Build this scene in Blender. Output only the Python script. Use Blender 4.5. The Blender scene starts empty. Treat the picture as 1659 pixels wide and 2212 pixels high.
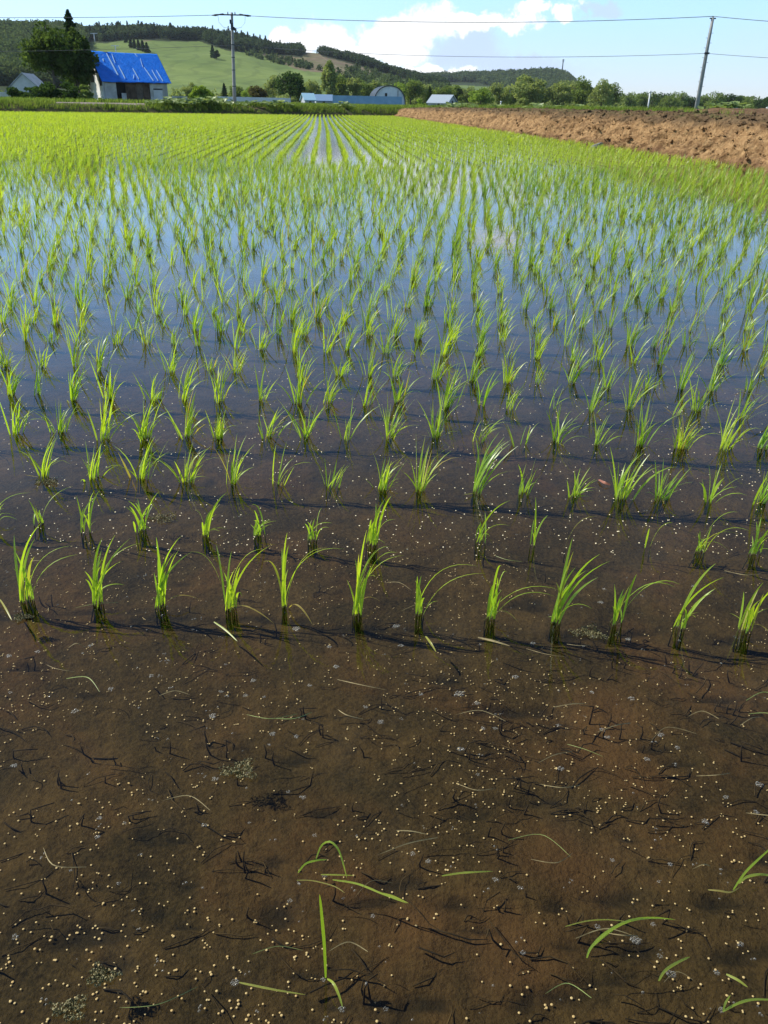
import bpy, math, random
import numpy as np
from mathutils import Matrix, Vector, noise as mn

random.seed(7)
rng = np.random.default_rng(11)
PI = math.pi
R = math.radians
scene = bpy.context.scene
COL = scene.collection

# ------------------------------------------------------------------ camera
F_PX, CX, CY = 1736.0, 829.5, 1106.0          # focal length / centre for a 1659 x 2212 frame
PITCH, ROLL = R(26.88), 0.020
CAM = Vector((0, 0, 1.0))
ROT = Matrix.Rotation(PI / 2 - PITCH, 3, 'X') @ Matrix.Rotation(ROLL, 3, 'Z')
cd = bpy.data.cameras.new('camera')
cam = bpy.data.objects.new('camera', cd)
COL.objects.link(cam)
cam.location = CAM
cam.rotation_euler = ROT.to_euler()
cd.sensor_fit = 'VERTICAL'
cd.sensor_height = 24
cd.angle_y = 2 * math.atan(CY / F_PX)
cd.clip_start = 0.02
cd.clip_end = 12000
scene.camera = cam


def ray(px, py):
    return ROT @ Vector(((px - CX) / F_PX, (CY - py) / F_PX, -1))


def gp(px, py, z=0.0):                         # the point of the level z seen at that place
    d = ray(px, py)
    return CAM + d * ((z - CAM.z) / d.z)


def at(px, py, dist):                          # the point dist metres away on the ground plan
    d = ray(px, py)
    return CAM + d * (dist / math.hypot(d.x, d.y))


def az(px, py=226):
    d = ray(px, py)
    return math.atan2(d.x, d.y)


def azel(px, py):
    d = ray(px, py)
    return math.atan2(d.x, d.y), math.atan2(d.z, math.hypot(d.x, d.y))


# ------------------------------------------------------------------ sun and sky
SUN_AZ, SUN_EL = R(-74), R(43)
to_sun = Vector((math.sin(SUN_AZ) * math.cos(SUN_EL), math.cos(SUN_AZ) * math.cos(SUN_EL), math.sin(SUN_EL)))
ld = bpy.data.lights.new('sun', 'SUN')
ld.energy = 4.6
ld.angle = R(0.5)
ld.color = (1.0, 0.955, 0.87)
lo = bpy.data.objects.new('sun', ld)
COL.objects.link(lo)
lo.rotation_euler = to_sun.to_track_quat('Z', 'Y').to_euler()

world = bpy.data.worlds.new("World")
scene.world = world
world.use_nodes = True
wt = world.node_tree
for n in list(wt.nodes):
    wt.nodes.remove(n)


class NT:
    def __init__(s, tree):
        s.t = tree

    def n(s, typ, **kw):
        nd = s.t.nodes.new(typ)
        for k, v in kw.items():
            setattr(nd, k, v)
        return nd

    def set(s, sock, v):
        if hasattr(v, 'is_output') or isinstance(v, bpy.types.NodeSocket):
            s.t.links.new(v, sock)
        elif v is not None:
            sock.default_value = v

    def math(s, op, a, b=None, clamp=False):
        nd = s.n('ShaderNodeMath', operation=op)
        nd.use_clamp = clamp
        s.set(nd.inputs[0], a)
        if b is not None:
            s.set(nd.inputs[1], b)
        return nd.outputs[0]

    def mix(s, f, a, b, blend='MIX'):
        nd = s.n('ShaderNodeMix', data_type='RGBA', blend_type=blend)
        s.set(nd.inputs[0], f)
        for i, v in ((6, a), (7, b)):
            if isinstance(v, tuple) and len(v) == 3:
                v = v + (1,)
            s.set(nd.inputs[i], v)
        return nd.outputs[2]

    def noise(s, scale, detail=4, rough=0.55, vec=None, dist=0.0):
        nd = s.n('ShaderNodeTexNoise')
        nd.inputs['Scale'].default_value = scale
        nd.inputs['Detail'].default_value = detail
        nd.inputs['Roughness'].default_value = rough
        nd.inputs['Distortion'].default_value = dist
        if vec is not None:
            s.set(nd.inputs['Vector'], vec)
        return nd.outputs[0]

    def ramp(s, fac, stops, interp='LINEAR'):
        nd = s.n('ShaderNodeValToRGB')
        nd.color_ramp.interpolation = interp
        el = nd.color_ramp.elements
        while len(el) < len(stops):
            el.new(0.5)
        for e, (p, c) in zip(el, stops):
            e.position = p
            e.color = (c, c, c, 1) if isinstance(c, (int, float)) else tuple(c) + (1,)
        s.set(nd.inputs[0], fac)
        return nd.outputs[0]

    def maprange(s, v, a, b, c=0.0, d=1.0, smooth=False):
        nd = s.n('ShaderNodeMapRange')
        if smooth:
            nd.interpolation_type = 'SMOOTHSTEP'
        s.set(nd.inputs[0], v)
        for i, x in zip((1, 2, 3, 4), (a, b, c, d)):
            nd.inputs[i].default_value = x
        return nd.outputs[0]


W = NT(wt)
sky = W.n('ShaderNodeTexSky', sky_type='NISHITA')
sky.sun_disc = False
sky.sun_elevation = SUN_EL
sky.sun_rotation = SUN_AZ
sky.altitude = 200
sky.air_density = 1.0
sky.dust_density = 0.25
sky.ozone_density = 2.6
tc = W.n('ShaderNodeTexCoord')
sep = W.n('ShaderNodeSeparateXYZ')
wt.links.new(tc.outputs['Generated'], sep.inputs[0])
AZ = W.math('ARCTAN2', sep.outputs[0], sep.outputs[1])
EL = W.math('ARCSINE', sep.outputs[2])
EL0 = EL
comb = W.n('ShaderNodeCombineXYZ')
wt.links.new(AZ, comb.inputs[0])
wt.links.new(EL, comb.inputs[1])
P = comb.outputs[0]
n1 = W.noise(24, 9, 0.60, P)
n2 = W.noise(9, 3, 0.5, P)


wn = W.n('ShaderNodeTexNoise')
wn.inputs['Scale'].default_value = 34
wn.inputs['Detail'].default_value = 5
wn.inputs['Roughness'].default_value = 0.62
wt.links.new(P, wn.inputs['Vector'])
wsep = W.n('ShaderNodeSeparateXYZ')
wt.links.new(wn.outputs['Color'], wsep.inputs[0])
AZ = W.math('ADD', AZ, W.math('MULTIPLY', W.math('SUBTRACT', wsep.outputs[0], 0.5), 0.055))
EL = W.math('ADD', EL, W.math('MULTIPLY', W.math('SUBTRACT', wsep.outputs[1], 0.5), 0.038))


def blob_field(blobs):
    acc = None
    for (px, py, rx, ry) in blobs:
        a, e = azel(px, py)
        dx = W.math('MULTIPLY', W.math('SUBTRACT', AZ, a), 1946.0 / rx)
        dy = W.math('MULTIPLY', W.math('SUBTRACT', EL, e), 1946.0 / ry)
        d2 = W.math('ADD', W.math('MULTIPLY', dx, dx), W.math('MULTIPLY', dy, dy))
        v = W.math('SUBTRACT', 1.0, W.math('SQRT', d2))
        acc = v if acc is None else W.math('MAXIMUM', acc, v)
    return acc


bright = blob_field([(706, 80, 52, 34), (655, 96, 38, 24), (745, 92, 40, 26), (806, 88, 46, 34), (850, 70, 50, 40), (905, 60, 56, 48), (940, 48, 40, 38), (850, 108, 90, 34), (760, 112, 60, 20),
                     (1000, 52, 60, 24), (1050, 46, 60, 22), (1110, 48, 60, 17), (1150, 18, 38, 14), (1215, 22, 36, 19), (606, 80, 26, 18),
                     (930, 156, 110, 14), (1110, -100, 80, 24)])
shade = blob_field([(1290, 22, 60, 14), (1000, 112, 130, 56), (1120, 140, 150, 30), (860, 165, 90, 18)])
nb = W.math('MULTIPLY', W.math('SUBTRACT', n1, 0.5), 1.9)
m1 = W.maprange(W.math('ADD', bright, nb), -0.08, 0.42, smooth=True)
m2 = W.math('MULTIPLY', W.maprange(W.math('ADD', shade, W.math('MULTIPLY', nb, 0.7)), 0.0, 0.6, smooth=True), 0.7)
wisps = W.math('MULTIPLY', W.maprange(W.math('ADD', n2, W.math('MULTIPLY', n1, 0.3)), 0.66, 0.9, smooth=True), 0.22)
skyc = sky.outputs[0]
hz = W.maprange(EL0, 0.10, 0.55, 1.0, 0.0, smooth=True)
skyc = W.mix(1.0, skyc, W.mix(hz, (0.60, 0.74, 0.84), (1.66, 2.02, 2.28)), 'MULTIPLY')
skyc = W.mix(1.0, skyc, W.mix(W.maprange(EL0, 0.0, 0.16, 1.0, 0.0, smooth=True), (1.0, 1.0, 1.0), (0.78, 0.71, 0.88)), 'MULTIPLY')
c1 = W.mix(wisps, skyc, (7.0, 8.0, 9.5))
c1 = W.mix(m2, c1, (6.4, 7.6, 10.8))
c1 = W.mix(m1, c1, (12.5, 12.6, 12.8))
bg = W.n('ShaderNodeBackground')
wt.links.new(c1, bg.inputs[0])
bg.inputs[1].default_value = 0.075
wo = W.n('ShaderNodeOutputWorld')
wt.links.new(bg.outputs[0], wo.inputs[0])

scene.view_settings.view_transform = 'Standard'
scene.view_settings.look = 'None'
scene.view_settings.exposure = 0.5
scene.view_settings.gamma = 1.0
scene.render.engine = 'CYCLES'
scene.cycles.transparent_max_bounces = 24
scene.cycles.max_bounces = 8

# ------------------------------------------------------------------ helpers
def tag(o, label=None, cat=None, group=None, kind=None):
    if label:
        o['label'] = label
    if cat:
        o['category'] = cat
    if group:
        o['group'] = group
    if kind:
        o['kind'] = kind
    return o


def link(name, me, parent=None, mat=None):
    o = bpy.data.objects.new(name, me)
    COL.objects.link(o)
    if parent:
        o.parent = parent
    if mat and me is not None:
        me.materials.append(mat)
    return o


def empty(name, loc=(0, 0, 0), rz=0.0):
    o = bpy.data.objects.new(name, None)
    COL.objects.link(o)
    o.location = loc
    o.rotation_euler = (0, 0, rz)
    o.empty_display_size = 0.2
    return o


def mesh_np(name, V, Fq, tint=None, smooth=False, mats=None):
    V = np.asarray(V, dtype=np.float32).reshape(-1, 3)
    Fq = np.asarray(Fq, dtype=np.int32)
    k = Fq.shape[1]
    me = bpy.data.meshes.new(name)
    me.vertices.add(len(V))
    me.vertices.foreach_set('co', V.ravel())
    me.loops.add(Fq.size)
    me.loops.foreach_set('vertex_index', Fq.ravel())
    me.polygons.add(len(Fq))
    me.polygons.foreach_set('loop_start', np.arange(0, Fq.size, k, dtype=np.int32))
    if smooth:
        me.polygons.foreach_set('use_smooth', np.ones(len(Fq), dtype=bool))
    if tint is not None:
        tint = np.asarray(tint, dtype=np.float32)
        if tint.ndim == 1:
            a = me.attributes.new('tint', 'FLOAT', 'POINT')
            a.data.foreach_set('value', tint)
        else:
            a = me.attributes.new('tint', 'FLOAT_VECTOR', 'POINT')
            a.data.foreach_set('vector', tint.ravel())
    me.update(calc_edges=True)
    me.validate()
    return me


class MB:
    """collects boxes, tubes and faces of one mesh"""
    def __init__(s):
        s.v, s.f = [], []

    def add(s, vs, fs):
        b = len(s.v)
        s.v += [tuple(v) for v in vs]
        s.f += [tuple(i + b for i in f) for f in fs]
        return s

    def box(s, c, d, M=None):
        x, y, z = c
        a, b, h = d[0] / 2, d[1] / 2, d[2] / 2
        vs = [Vector((x + i * a, y + j * b, z + k * h)) for k in (-1, 1) for j in (-1, 1) for i in (-1, 1)]
        if M is not None:
            vs = [M @ v for v in vs]
        return s.add(vs, [(0, 2, 3, 1), (4, 5, 7, 6), (0, 1, 5, 4), (2, 6, 7, 3), (0, 4, 6, 2), (1, 3, 7, 5)])

    def tube(s, pts, rad, seg=8, cap=True):
        pts = [Vector(p) for p in pts]
        if not isinstance(rad, (list, tuple)):
            rad = [rad] * len(pts)
        rings = []
        for i, p in enumerate(pts):
            t = (pts[min(i + 1, len(pts) - 1)] - pts[max(i - 1, 0)]).normalized()
            u = t.cross(Vector((0, 0, 1)) if abs(t.z) < 0.9 else Vector((1, 0, 0))).normalized()
            w = t.cross(u)
            rings.append([p + (u * math.cos(2 * PI * k / seg) + w * math.sin(2 * PI * k / seg)) * rad[i] for k in range(seg)])
        vs = [v for r in rings for v in r]
        fs = [(i * seg + k, i * seg + (k + 1) % seg, (i + 1) * seg + (k + 1) % seg, (i + 1) * seg + k) for i in range(len(pts) - 1) for k in range(seg)]
        if cap:
            fs += [tuple(range(seg))[::-1], tuple((len(pts) - 1) * seg + k for k in range(seg))]
        return s.add(vs, fs)

    def mesh(s, name, smooth=False):
        me = bpy.data.meshes.new(name)
        me.from_pydata(s.v, [], s.f)
        me.update()
        if smooth:
            for p in me.polygons:
                p.use_smooth = True
        return me

    def build(s, name, mat, parent=None, smooth=False):
        return link(name, s.mesh(name, smooth), parent, mat)


def fbm2(x, y, scale, octaves=4, seed=0, gain=0.5):
    """vectorised value noise, about -1..1"""
    x = np.asarray(x, dtype=np.float64) * scale + seed * 17.13
    y = np.asarray(y, dtype=np.float64) * scale + seed * 7.77
    out = np.zeros_like(x)
    amp, tot = 1.0, 0.0

    def h(i, j, o):
        v = np.sin(i * 127.1 + j * 311.7 + o * 74.7 + seed * 13.3) * 43758.5453
        return v - np.floor(v)
    for o in range(octaves):
        xi, yi = np.floor(x), np.floor(y)
        xf, yf = x - xi, y - yi
        u, v = xf * xf * (3 - 2 * xf), yf * yf * (3 - 2 * yf)
        a = h(xi, yi, o) * (1 - u) + h(xi + 1, yi, o) * u
        b = h(xi, yi + 1, o) * (1 - u) + h(xi + 1, yi + 1, o) * u
        out += amp * ((a * (1 - v) + b * v) * 2 - 1)
        tot += amp
        amp *= gain
        x, y = x * 2.03 + 5.1, y * 2.03 + 3.7
    return out / tot


def grid_faces(nr, nc):
    i = np.arange(nr - 1)[:, None] * nc + np.arange(nc - 1)[None, :]
    i = i.ravel()
    return np.stack([i, i + 1, i + nc + 1, i + nc], 1)


# ------------------------------------------------------------------ materials
def new_mat(name):
    m = bpy.data.materials.new(name)
    m.use_nodes = True
    t = m.node_tree
    for n in list(t.nodes):
        t.nodes.remove(n)
    N = NT(t)
    out = N.n('ShaderNodeOutputMaterial')
    return m, N, out


def pbr(name, colfn, rough=0.7, bump=None, metal=0.0, spec=0.5):
    m, N, out = new_mat(name)
    b = N.n('ShaderNodeBsdfPrincipled')
    c = colfn(N) if callable(colfn) else colfn
    if isinstance(c, tuple) and len(c) == 3:
        c = c + (1,)
    N.set(b.inputs['Base Color'], c)
    N.set(b.inputs['Roughness'], rough(N) if callable(rough) else rough)
    b.inputs['Metallic'].default_value = metal
    b.inputs['Specular IOR Level'].default_value = spec
    if bump:
        hgt, st, dist = bump(N)
        bn = N.n('ShaderNodeBump')
        bn.inputs['Strength'].default_value = st
        bn.inputs['Distance'].default_value = dist
        N.set(bn.inputs['Height'], hgt)
        N.t.links.new(bn.outputs[0], b.inputs['Normal'])
    N.t.links.new(b.outputs[0], out.inputs[0])
    return m


def pos(N):
    return N.n('ShaderNodeNewGeometry').outputs['Position']


def var(name, a, b, scale, rough=0.8, detail=5, lo=0.35, hi=0.65, bump=None):
    return pbr(name, lambda N: N.mix(N.ramp(N.noise(scale, detail, 0.6, pos(N)), [(lo, 0), (hi, 1)]), a, b), rough, bump)


def foliage(name, dark, light, transl=0.35, scale=0.5, gloss=0.0, rand=0.5):
    """leaves: diffuse + translucent, colour varied by the leaf's own tint and by clump"""
    m, N, out = new_mat(name)
    at_ = N.n('ShaderNodeAttribute', attribute_name='tint')
    ns = N.ramp(N.noise(scale, 2, 0.5, pos(N)), [(0.35, 0), (0.65, 1)])
    f = N.math('ADD', N.math('MULTIPLY', at_.outputs['Fac'], 1 - rand), N.math('MULTIPLY', ns, rand), True)
    c = N.mix(f, dark, light)
    d = N.n('ShaderNodeBsdfDiffuse')
    t = N.n('ShaderNodeBsdfTranslucent')
    g = N.n('ShaderNodeBsdfGlossy')
    g.inputs['Roughness'].default_value = 0.45
    N.set(d.inputs[0], c)
    N.set(t.inputs[0], N.mix(1.0, c, (1.35, 1.35, 0.7), 'MULTIPLY'))
    m1 = N.n('ShaderNodeMixShader')
    m1.inputs[0].default_value = transl
    m2 = N.n('ShaderNodeMixShader')
    m2.inputs[0].default_value = gloss
    L = N.t.links.new
    L(d.outputs[0], m1.inputs[1])
    L(t.outputs[0], m1.inputs[2])
    L(m1.outputs[0], m2.inputs[1])
    L(g.outputs[0], m2.inputs[2])
    L(m2.outputs[0], out.inputs[0])
    return m


def rice_mat(name, far=False):
    # tint.x: 0 sheath at the foot .. 1 blade;  tint.y: hue of this clump;  tint.z: 1 withered
    m, N, out = new_mat(name)
    at_ = N.n('ShaderNodeAttribute', attribute_name='tint')
    sp = N.n('ShaderNodeSeparateXYZ')
    N.t.links.new(at_.outputs['Vector'], sp.inputs[0])
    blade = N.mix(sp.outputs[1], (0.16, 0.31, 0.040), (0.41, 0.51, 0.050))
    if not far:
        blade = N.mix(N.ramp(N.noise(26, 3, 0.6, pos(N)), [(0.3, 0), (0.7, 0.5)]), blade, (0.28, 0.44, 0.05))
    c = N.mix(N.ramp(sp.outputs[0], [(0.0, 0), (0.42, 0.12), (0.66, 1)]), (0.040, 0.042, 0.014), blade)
    c = N.mix(sp.outputs[2], c, (0.38, 0.27, 0.10))
    d = N.n('ShaderNodeBsdfDiffuse')
    t = N.n('ShaderNodeBsdfTranslucent')
    g = N.n('ShaderNodeBsdfGlossy')
    g.inputs['Roughness'].default_value = 0.38
    N.set(d.inputs[0], c)
    N.set(t.inputs[0], N.mix(1.0, c, (1.70, 1.68, 0.5), 'MULTIPLY'))
    m1 = N.n('ShaderNodeMixShader')
    m1.inputs[0].default_value = 0.5
    m2 = N.n('ShaderNodeMixShader')
    m2.inputs[0].default_value = 0.035
    L = N.t.links.new
    L(d.outputs[0], m1.inputs[1])
    L(t.outputs[0], m1.inputs[2])
    L(m1.outputs[0], m2.inputs[1])
    L(g.outputs[0], m2.inputs[2])
    L(m2.outputs[0], out.inputs[0])
    return m


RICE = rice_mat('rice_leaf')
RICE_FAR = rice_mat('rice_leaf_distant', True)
STEM = var('rice_stem', (0.030, 0.028, 0.011), (0.065, 0.065, 0.018), 60)
STRAW = var('straw', (0.16, 0.12, 0.045), (0.34, 0.27, 0.12), 50, 0.7)
STRAW_GREEN = var('fallen_leaf', (0.16, 0.20, 0.05), (0.30, 0.36, 0.10), 40, 0.5)
STUB = var('old_stubble', (0.030, 0.023, 0.012), (0.075, 0.055, 0.028), 60, 0.9)
GRAN = pbr('granule', lambda N: N.mix(N.n('ShaderNodeObjectInfo').outputs['Random'], (0.88, 0.70, 0.40), (0.92, 0.82, 0.55)), 0.6)
SCUM = var('algae_scum', (0.07, 0.07, 0.02), (0.30, 0.26, 0.12), 180, 0.7, lo=0.42, hi=0.62)
BARK = var('bark', (0.05, 0.04, 0.03), (0.12, 0.10, 0.08), 3)
CONC = var('pole_concrete', (0.26, 0.26, 0.25), (0.36, 0.36, 0.34), 2.5, 0.85)
STEELD = pbr('dark_steel', (0.05, 0.055, 0.06), 0.5, metal=0.6)
WIRE = pbr('wire', (0.10, 0.11, 0.12), 0.6)
WHITEW = var('white_paint', (0.60, 0.61, 0.60), (0.76, 0.77, 0.76), 1.2, 0.7)

# water: a thin sheet that mirrors by Fresnel and lets the rest through
WATER, N, out = new_mat('water')
ps = pos(N)
spw = N.n('ShaderNodeSeparateXYZ')
N.t.links.new(ps, spw.inputs[0])
WY = spw.outputs[1]
fr = N.n('ShaderNodeFresnel')
fr.inputs[0].default_value = 1.33
gl = N.n('ShaderNodeBsdfGlossy')
N.set(gl.inputs['Roughness'], N.maprange(N.math('MULTIPLY', 1.0, WY), 7.0, 30.0, 0.035, 0.12))
gl.inputs[0].default_value = (0.92, 0.95, 1.0, 1)
tr = N.n('ShaderNodeBsdfTransparent')
tr.inputs[0].default_value = (0.86, 0.82, 0.70, 1)
bn = N.n('ShaderNodeBump')
bn.inputs['Strength'].default_value = 0.10
bn.inputs['Distance'].default_value = 0.01
hw = N.math('ADD', N.math('MULTIPLY', N.noise(7, 2, 0.5, ps), 1.0), N.math('MULTIPLY', N.noise(34, 3, 0.5, ps), 0.25))
N.set(bn.inputs['Height'], hw)
N.t.links.new(bn.outputs[0], gl.inputs['Normal'])
mx = N.n('ShaderNodeMixShader')
N.t.links.new(fr.outputs[0], mx.inputs[0])
N.t.links.new(tr.outputs[0], mx.inputs[1])
N.t.links.new(gl.outputs[0], mx.inputs[2])
N.t.links.new(mx.outputs[0], out.inputs[0])

# clear bubble film; bright rim highlights put in as white diffuse towards the edges
BUB, N, out = new_mat('bubble')
lw = N.n('ShaderNodeLayerWeight')
lw.inputs[0].default_value = 0.5
gl = N.n('ShaderNodeBsdfGlossy')
gl.inputs['Roughness'].default_value = 0.10
tr = N.n('ShaderNodeBsdfTransparent')
df = N.n('ShaderNodeBsdfDiffuse')
df.inputs[0].default_value = (0.72, 0.71, 0.62, 1)
m0 = N.n('ShaderNodeMixShader')
m0.inputs[0].default_value = 0.72
N.t.links.new(gl.outputs[0], m0.inputs[1])
N.t.links.new(df.outputs[0], m0.inputs[2])
mx = N.n('ShaderNodeMixShader')
N.set(mx.inputs[0], N.maprange(lw.outputs['Facing'], 0.25, 0.95, 0.05, 0.85))
N.t.links.new(tr.outputs[0], mx.inputs[1])
N.t.links.new(m0.outputs[0], mx.inputs[2])
N.t.links.new(mx.outputs[0], out.inputs[0])

# mud under the water
def mud_col(N):
    p = pos(N)
    a = N.ramp(N.noise(3.4, 6, 0.66, p, 0.5), [(0.38, 0), (0.60, 1)])
    b = N.ramp(N.noise(2.3, 4, 0.6, p, 0.6), [(0.50, 0), (0.66, 1)])
    g = N.noise(42, 5, 0.7, p)
    k = N.ramp(N.noise(5.5, 5, 0.65, p, 0.4), [(0.33, 1), (0.45, 0)])
    f = N.ramp(N.noise(150, 3, 0.7, p), [(0.38, 0), (0.62, 1)])
    c = N.mix(a, (0.040, 0.033, 0.014), (0.100, 0.071, 0.030))
    c = N.mix(N.math('MULTIPLY', b, 0.5), c, (0.150, 0.080, 0.036))
    c = N.mix(N.math('MULTIPLY', N.ramp(g, [(0.35, 1), (0.55, 0)]), 0.55), c, (0.028, 0.022, 0.012))
    c = N.mix(N.math('MULTIPLY', k, 0.6), c, (0.020, 0.021, 0.013))
    c = N.mix(N.math('MULTIPLY', f, 0.30), c, (0.17, 0.13, 0.065))
    at_ = N.n('ShaderNodeAttribute', attribute_name='tint')
    sp = N.n('ShaderNodeSeparateXYZ')
    N.t.links.new(at_.outputs['Vector'], sp.inputs[0])
    c = N.mix(N.math('MULTIPLY', sp.outputs[1], 0.42), c, (0.19, 0.105, 0.048))
    return N.mix(N.math('MULTIPLY', sp.outputs[0], 0.66), c, (0.011, 0.013, 0.010))  # dark footprint spots and painted shadow-like smudges


MUD = pbr('mud', mud_col, 0.9, lambda N: (N.math('ADD', N.noise(55, 6, 0.7, pos(N)), N.math('MULTIPLY', N.noise(14, 4, 0.6, pos(N)), 1.2)), 0.8, 0.012), spec=0.15)


def land_col(N):
    p = pos(N)
    a = N.ramp(N.noise(0.25, 5, 0.6, p), [(0.38, 0), (0.62, 1)])
    b = N.ramp(N.noise(3.0, 4, 0.6, p), [(0.35, 0), (0.65, 1)])
    c = N.mix(a, (0.050, 0.085, 0.020), (0.095, 0.140, 0.030))
    return N.mix(N.math('MULTIPLY', b, 0.4), c, (0.10, 0.09, 0.045))


LAND = pbr('farmland', land_col, 0.95, spec=0.1)
ROADM = var('gravel', (0.16, 0.125, 0.10), (0.27, 0.22, 0.18), 6, 0.95)


def bank_col(N):
    p = pos(N)
    sp = N.n('ShaderNodeSeparateXYZ')
    N.t.links.new(p, sp.inputs[0])
    h = N.math('ADD', sp.outputs[2], N.math('MULTIPLY', N.math('SUBTRACT', N.noise(1.1, 4, 0.6, p), 0.5), 0.55))
    clay = N.mix(N.ramp(N.noise(2.6, 6, 0.7, p), [(0.38, 0), (0.60, 1)]), (0.125, 0.068, 0.030), (0.33, 0.200, 0.092))
    clay = N.mix(N.ramp(N.noise(9, 5, 0.75, p), [(0.46, 0), (0.66, 0.55)]), clay, (0.46, 0.31, 0.155))
    clay = N.mix(N.ramp(N.noise(7, 6, 0.7, p, 0.5), [(0.34, 0.85), (0.46, 0)]), clay, (0.095, 0.055, 0.027))
    top = N.mix(N.ramp(N.noise(5, 6, 0.75, p), [(0.35, 0), (0.65, 1)]), (0.070, 0.046, 0.026), (0.185, 0.125, 0.068))
    c = N.mix(N.maprange(h, 0.58, 0.84, smooth=True), clay, top)
    c = N.mix(N.maprange(h, 0.22, -0.02, smooth=True), c, (0.125, 0.066, 0.036))
    gr = N.math('MULTIPLY', N.maprange(sp.outputs[2], 0.80, 0.93), N.ramp(N.noise(2.4, 5, 0.7, p), [(0.50, 0), (0.60, 0.6)]))
    return N.mix(gr, c, (0.10, 0.13, 0.035))


BANK = pbr('clay_bank', bank_col, 0.95, lambda N: (N.noise(8, 5, 0.6, pos(N), 0.3), 1.0, 0.10), spec=0.1)
SOIL = pbr('soil_heap', lambda N: N.mix(N.ramp(N.noise(2.2, 6, 0.75, pos(N)), [(0.35, 0), (0.65, 1)]), (0.10, 0.058, 0.032), (0.25, 0.155, 0.085)), 0.95,
           lambda N: (N.noise(8, 6, 0.7, pos(N)), 1.0, 0.08), spec=0.1)


def hill_col(N):
    p = pos(N)
    at_ = N.n('ShaderNodeAttribute', attribute_name='tint')
    sp = N.n('ShaderNodeSeparateXYZ')
    N.t.links.new(at_.outputs['Vector'], sp.inputs[0])
    a = N.ramp(N.noise(0.012, 5, 0.6, p), [(0.38, 0), (0.62, 1)])
    b = N.ramp(N.noise(0.12, 6, 0.7, p), [(0.35, 0), (0.65, 1)])
    w = N.n('ShaderNodeTexWave')
    w.inputs['Scale'].default_value = 0.020
    w.inputs['Distortion'].default_value = 9
    w.inputs['Detail'].default_value = 3
    N.t.links.new(p, w.inputs['Vector'])
    c = N.mix(a, (0.110, 0.165, 0.045), (0.200, 0.262, 0.075))
    c = N.mix(N.math('MULTIPLY', b, 0.35), c, (0.080, 0.128, 0.034))
    c = N.mix(N.math('MULTIPLY', N.ramp(w.outputs[0], [(0.80, 0), (0.95, 1)]), 0.30), c, (0.07, 0.10, 0.035))
    cut = N.math('MULTIPLY', sp.outputs[0], N.ramp(N.noise(0.05, 5, 0.7, p), [(0.30, 0.3), (0.55, 1)]))
    cutc = N.mix(b, (0.125, 0.100, 0.062), (0.21, 0.165, 0.110))
    c = N.mix(cut, c, cutc)
    fl = N.math('MULTIPLY', sp.outputs[1], 0.9)
    c = N.mix(fl, c, (0.022, 0.034, 0.016))
    c = N.mix(sp.outputs[2], c, (0.26, 0.22, 0.15))
    return c


HILLM = pbr('hill_meadow', hill_col, 0.95, spec=0.1)

# ------------------------------------------------------------------ the field plan
C_FAR = gp(850, 252)                 # corner where the far verge meets the earth bank
B_NEAR = gp(1659, 372)               # foot of the bank at the right edge of the view
L_FAR = gp(0, 243)
bd = Vector((B_NEAR.x - C_FAR.x, B_NEAR.y - C_FAR.y)).normalized()      # along the bank, towards the viewer
bn_ = Vector((-bd.y, bd.x))                                             # across it, away from the field
if bn_.x < 0:
    bn_ = -bn_
fd = Vector((C_FAR.x - L_FAR.x, C_FAR.y - L_FAR.y)).normalized()
fn = Vector((-fd.y, fd.x))
if fn.y < 0:
    fn = -fn
C2 = Vector((C_FAR.x, C_FAR.y))


def side(x, y):                      # metres beyond the foot of the bank (right) and of the verge (far)
    a = (x - C2.x) * bn_.x + (y - C2.y) * bn_.y
    b = (x - C2.x) * fn.x + (y - C2.y) * fn.y
    return a, b


# ground: one sheet to the horizon
radii = np.concatenate([np.linspace(0.0, 12, 14)[1:], np.geomspace(12.3, 5200, 420)])
radii = radii[radii < 1900]
angs = np.concatenate([np.linspace(-180, -45, 28)[:-1], np.linspace(-45, 45, 361), np.linspace(45, 180, 28)[1:]])
RR, AA = np.meshgrid(radii, np.radians(angs), indexing='ij')
GX, GY = RR * np.sin(AA), RR * np.cos(AA)
a_, b_ = side(GX, GY)
dl = np.maximum(a_ - 3.2, b_ - 0.9)
GZ = np.where(dl > 0, 0.0, -0.25)
rise = np.clip(dl / 0.8, 0, 1)
GZ = -0.25 + rise * (0.25 + 0.60) + np.where(dl > 0.5, fbm2(GX, GY, 0.15, 3, 2) * 0.05, 0)
rg = mesh_np('ground', np.stack([GX, GY, GZ], -1).reshape(-1, 3), grid_faces(*GX.shape)[:, ::-1], smooth=True)
tag(link('ground', rg, None, LAND), kind='structure')

# verge of the field at its far side (low grassed rise)
s = np.linspace(-110, 3.5, 700)
t = np.array([-0.5, -0.1, 0.15, 0.4, 0.7, 1.0, 1.4, 1.9, 2.6, 3.4])
zt = np.array([-0.12, -0.06, 0.06, 0.25, 0.42, 0.53, 0.61, 0.65, 0.665, 0.60])
S, T = np.meshgrid(s, t, indexing='ij')
wob = fbm2(S, T * 0, 0.35, 3, 5) * 0.18
VX = C2.x + fd.x * S + fn.x * (T + wob)
VY = C2.y + fd.y * S + fn.y * (T + wob)
VZ = zt[None, :] + fbm2(S, T, 1.4, 4, 3) * 0.05
VERGE = pbr('grassy_verge', lambda N: N.mix(N.ramp(N.noise(1.3, 5, 0.7, pos(N)), [(0.4, 0), (0.62, 1)]), (0.055, 0.085, 0.022), (0.13, 0.10, 0.055)), 0.95, spec=0.1)
tag(link('verge', mesh_np('verge', np.stack([VX, VY, VZ], -1).reshape(-1, 3), grid_faces(*S.shape), smooth=True), None, VERGE), kind='structure')

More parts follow.
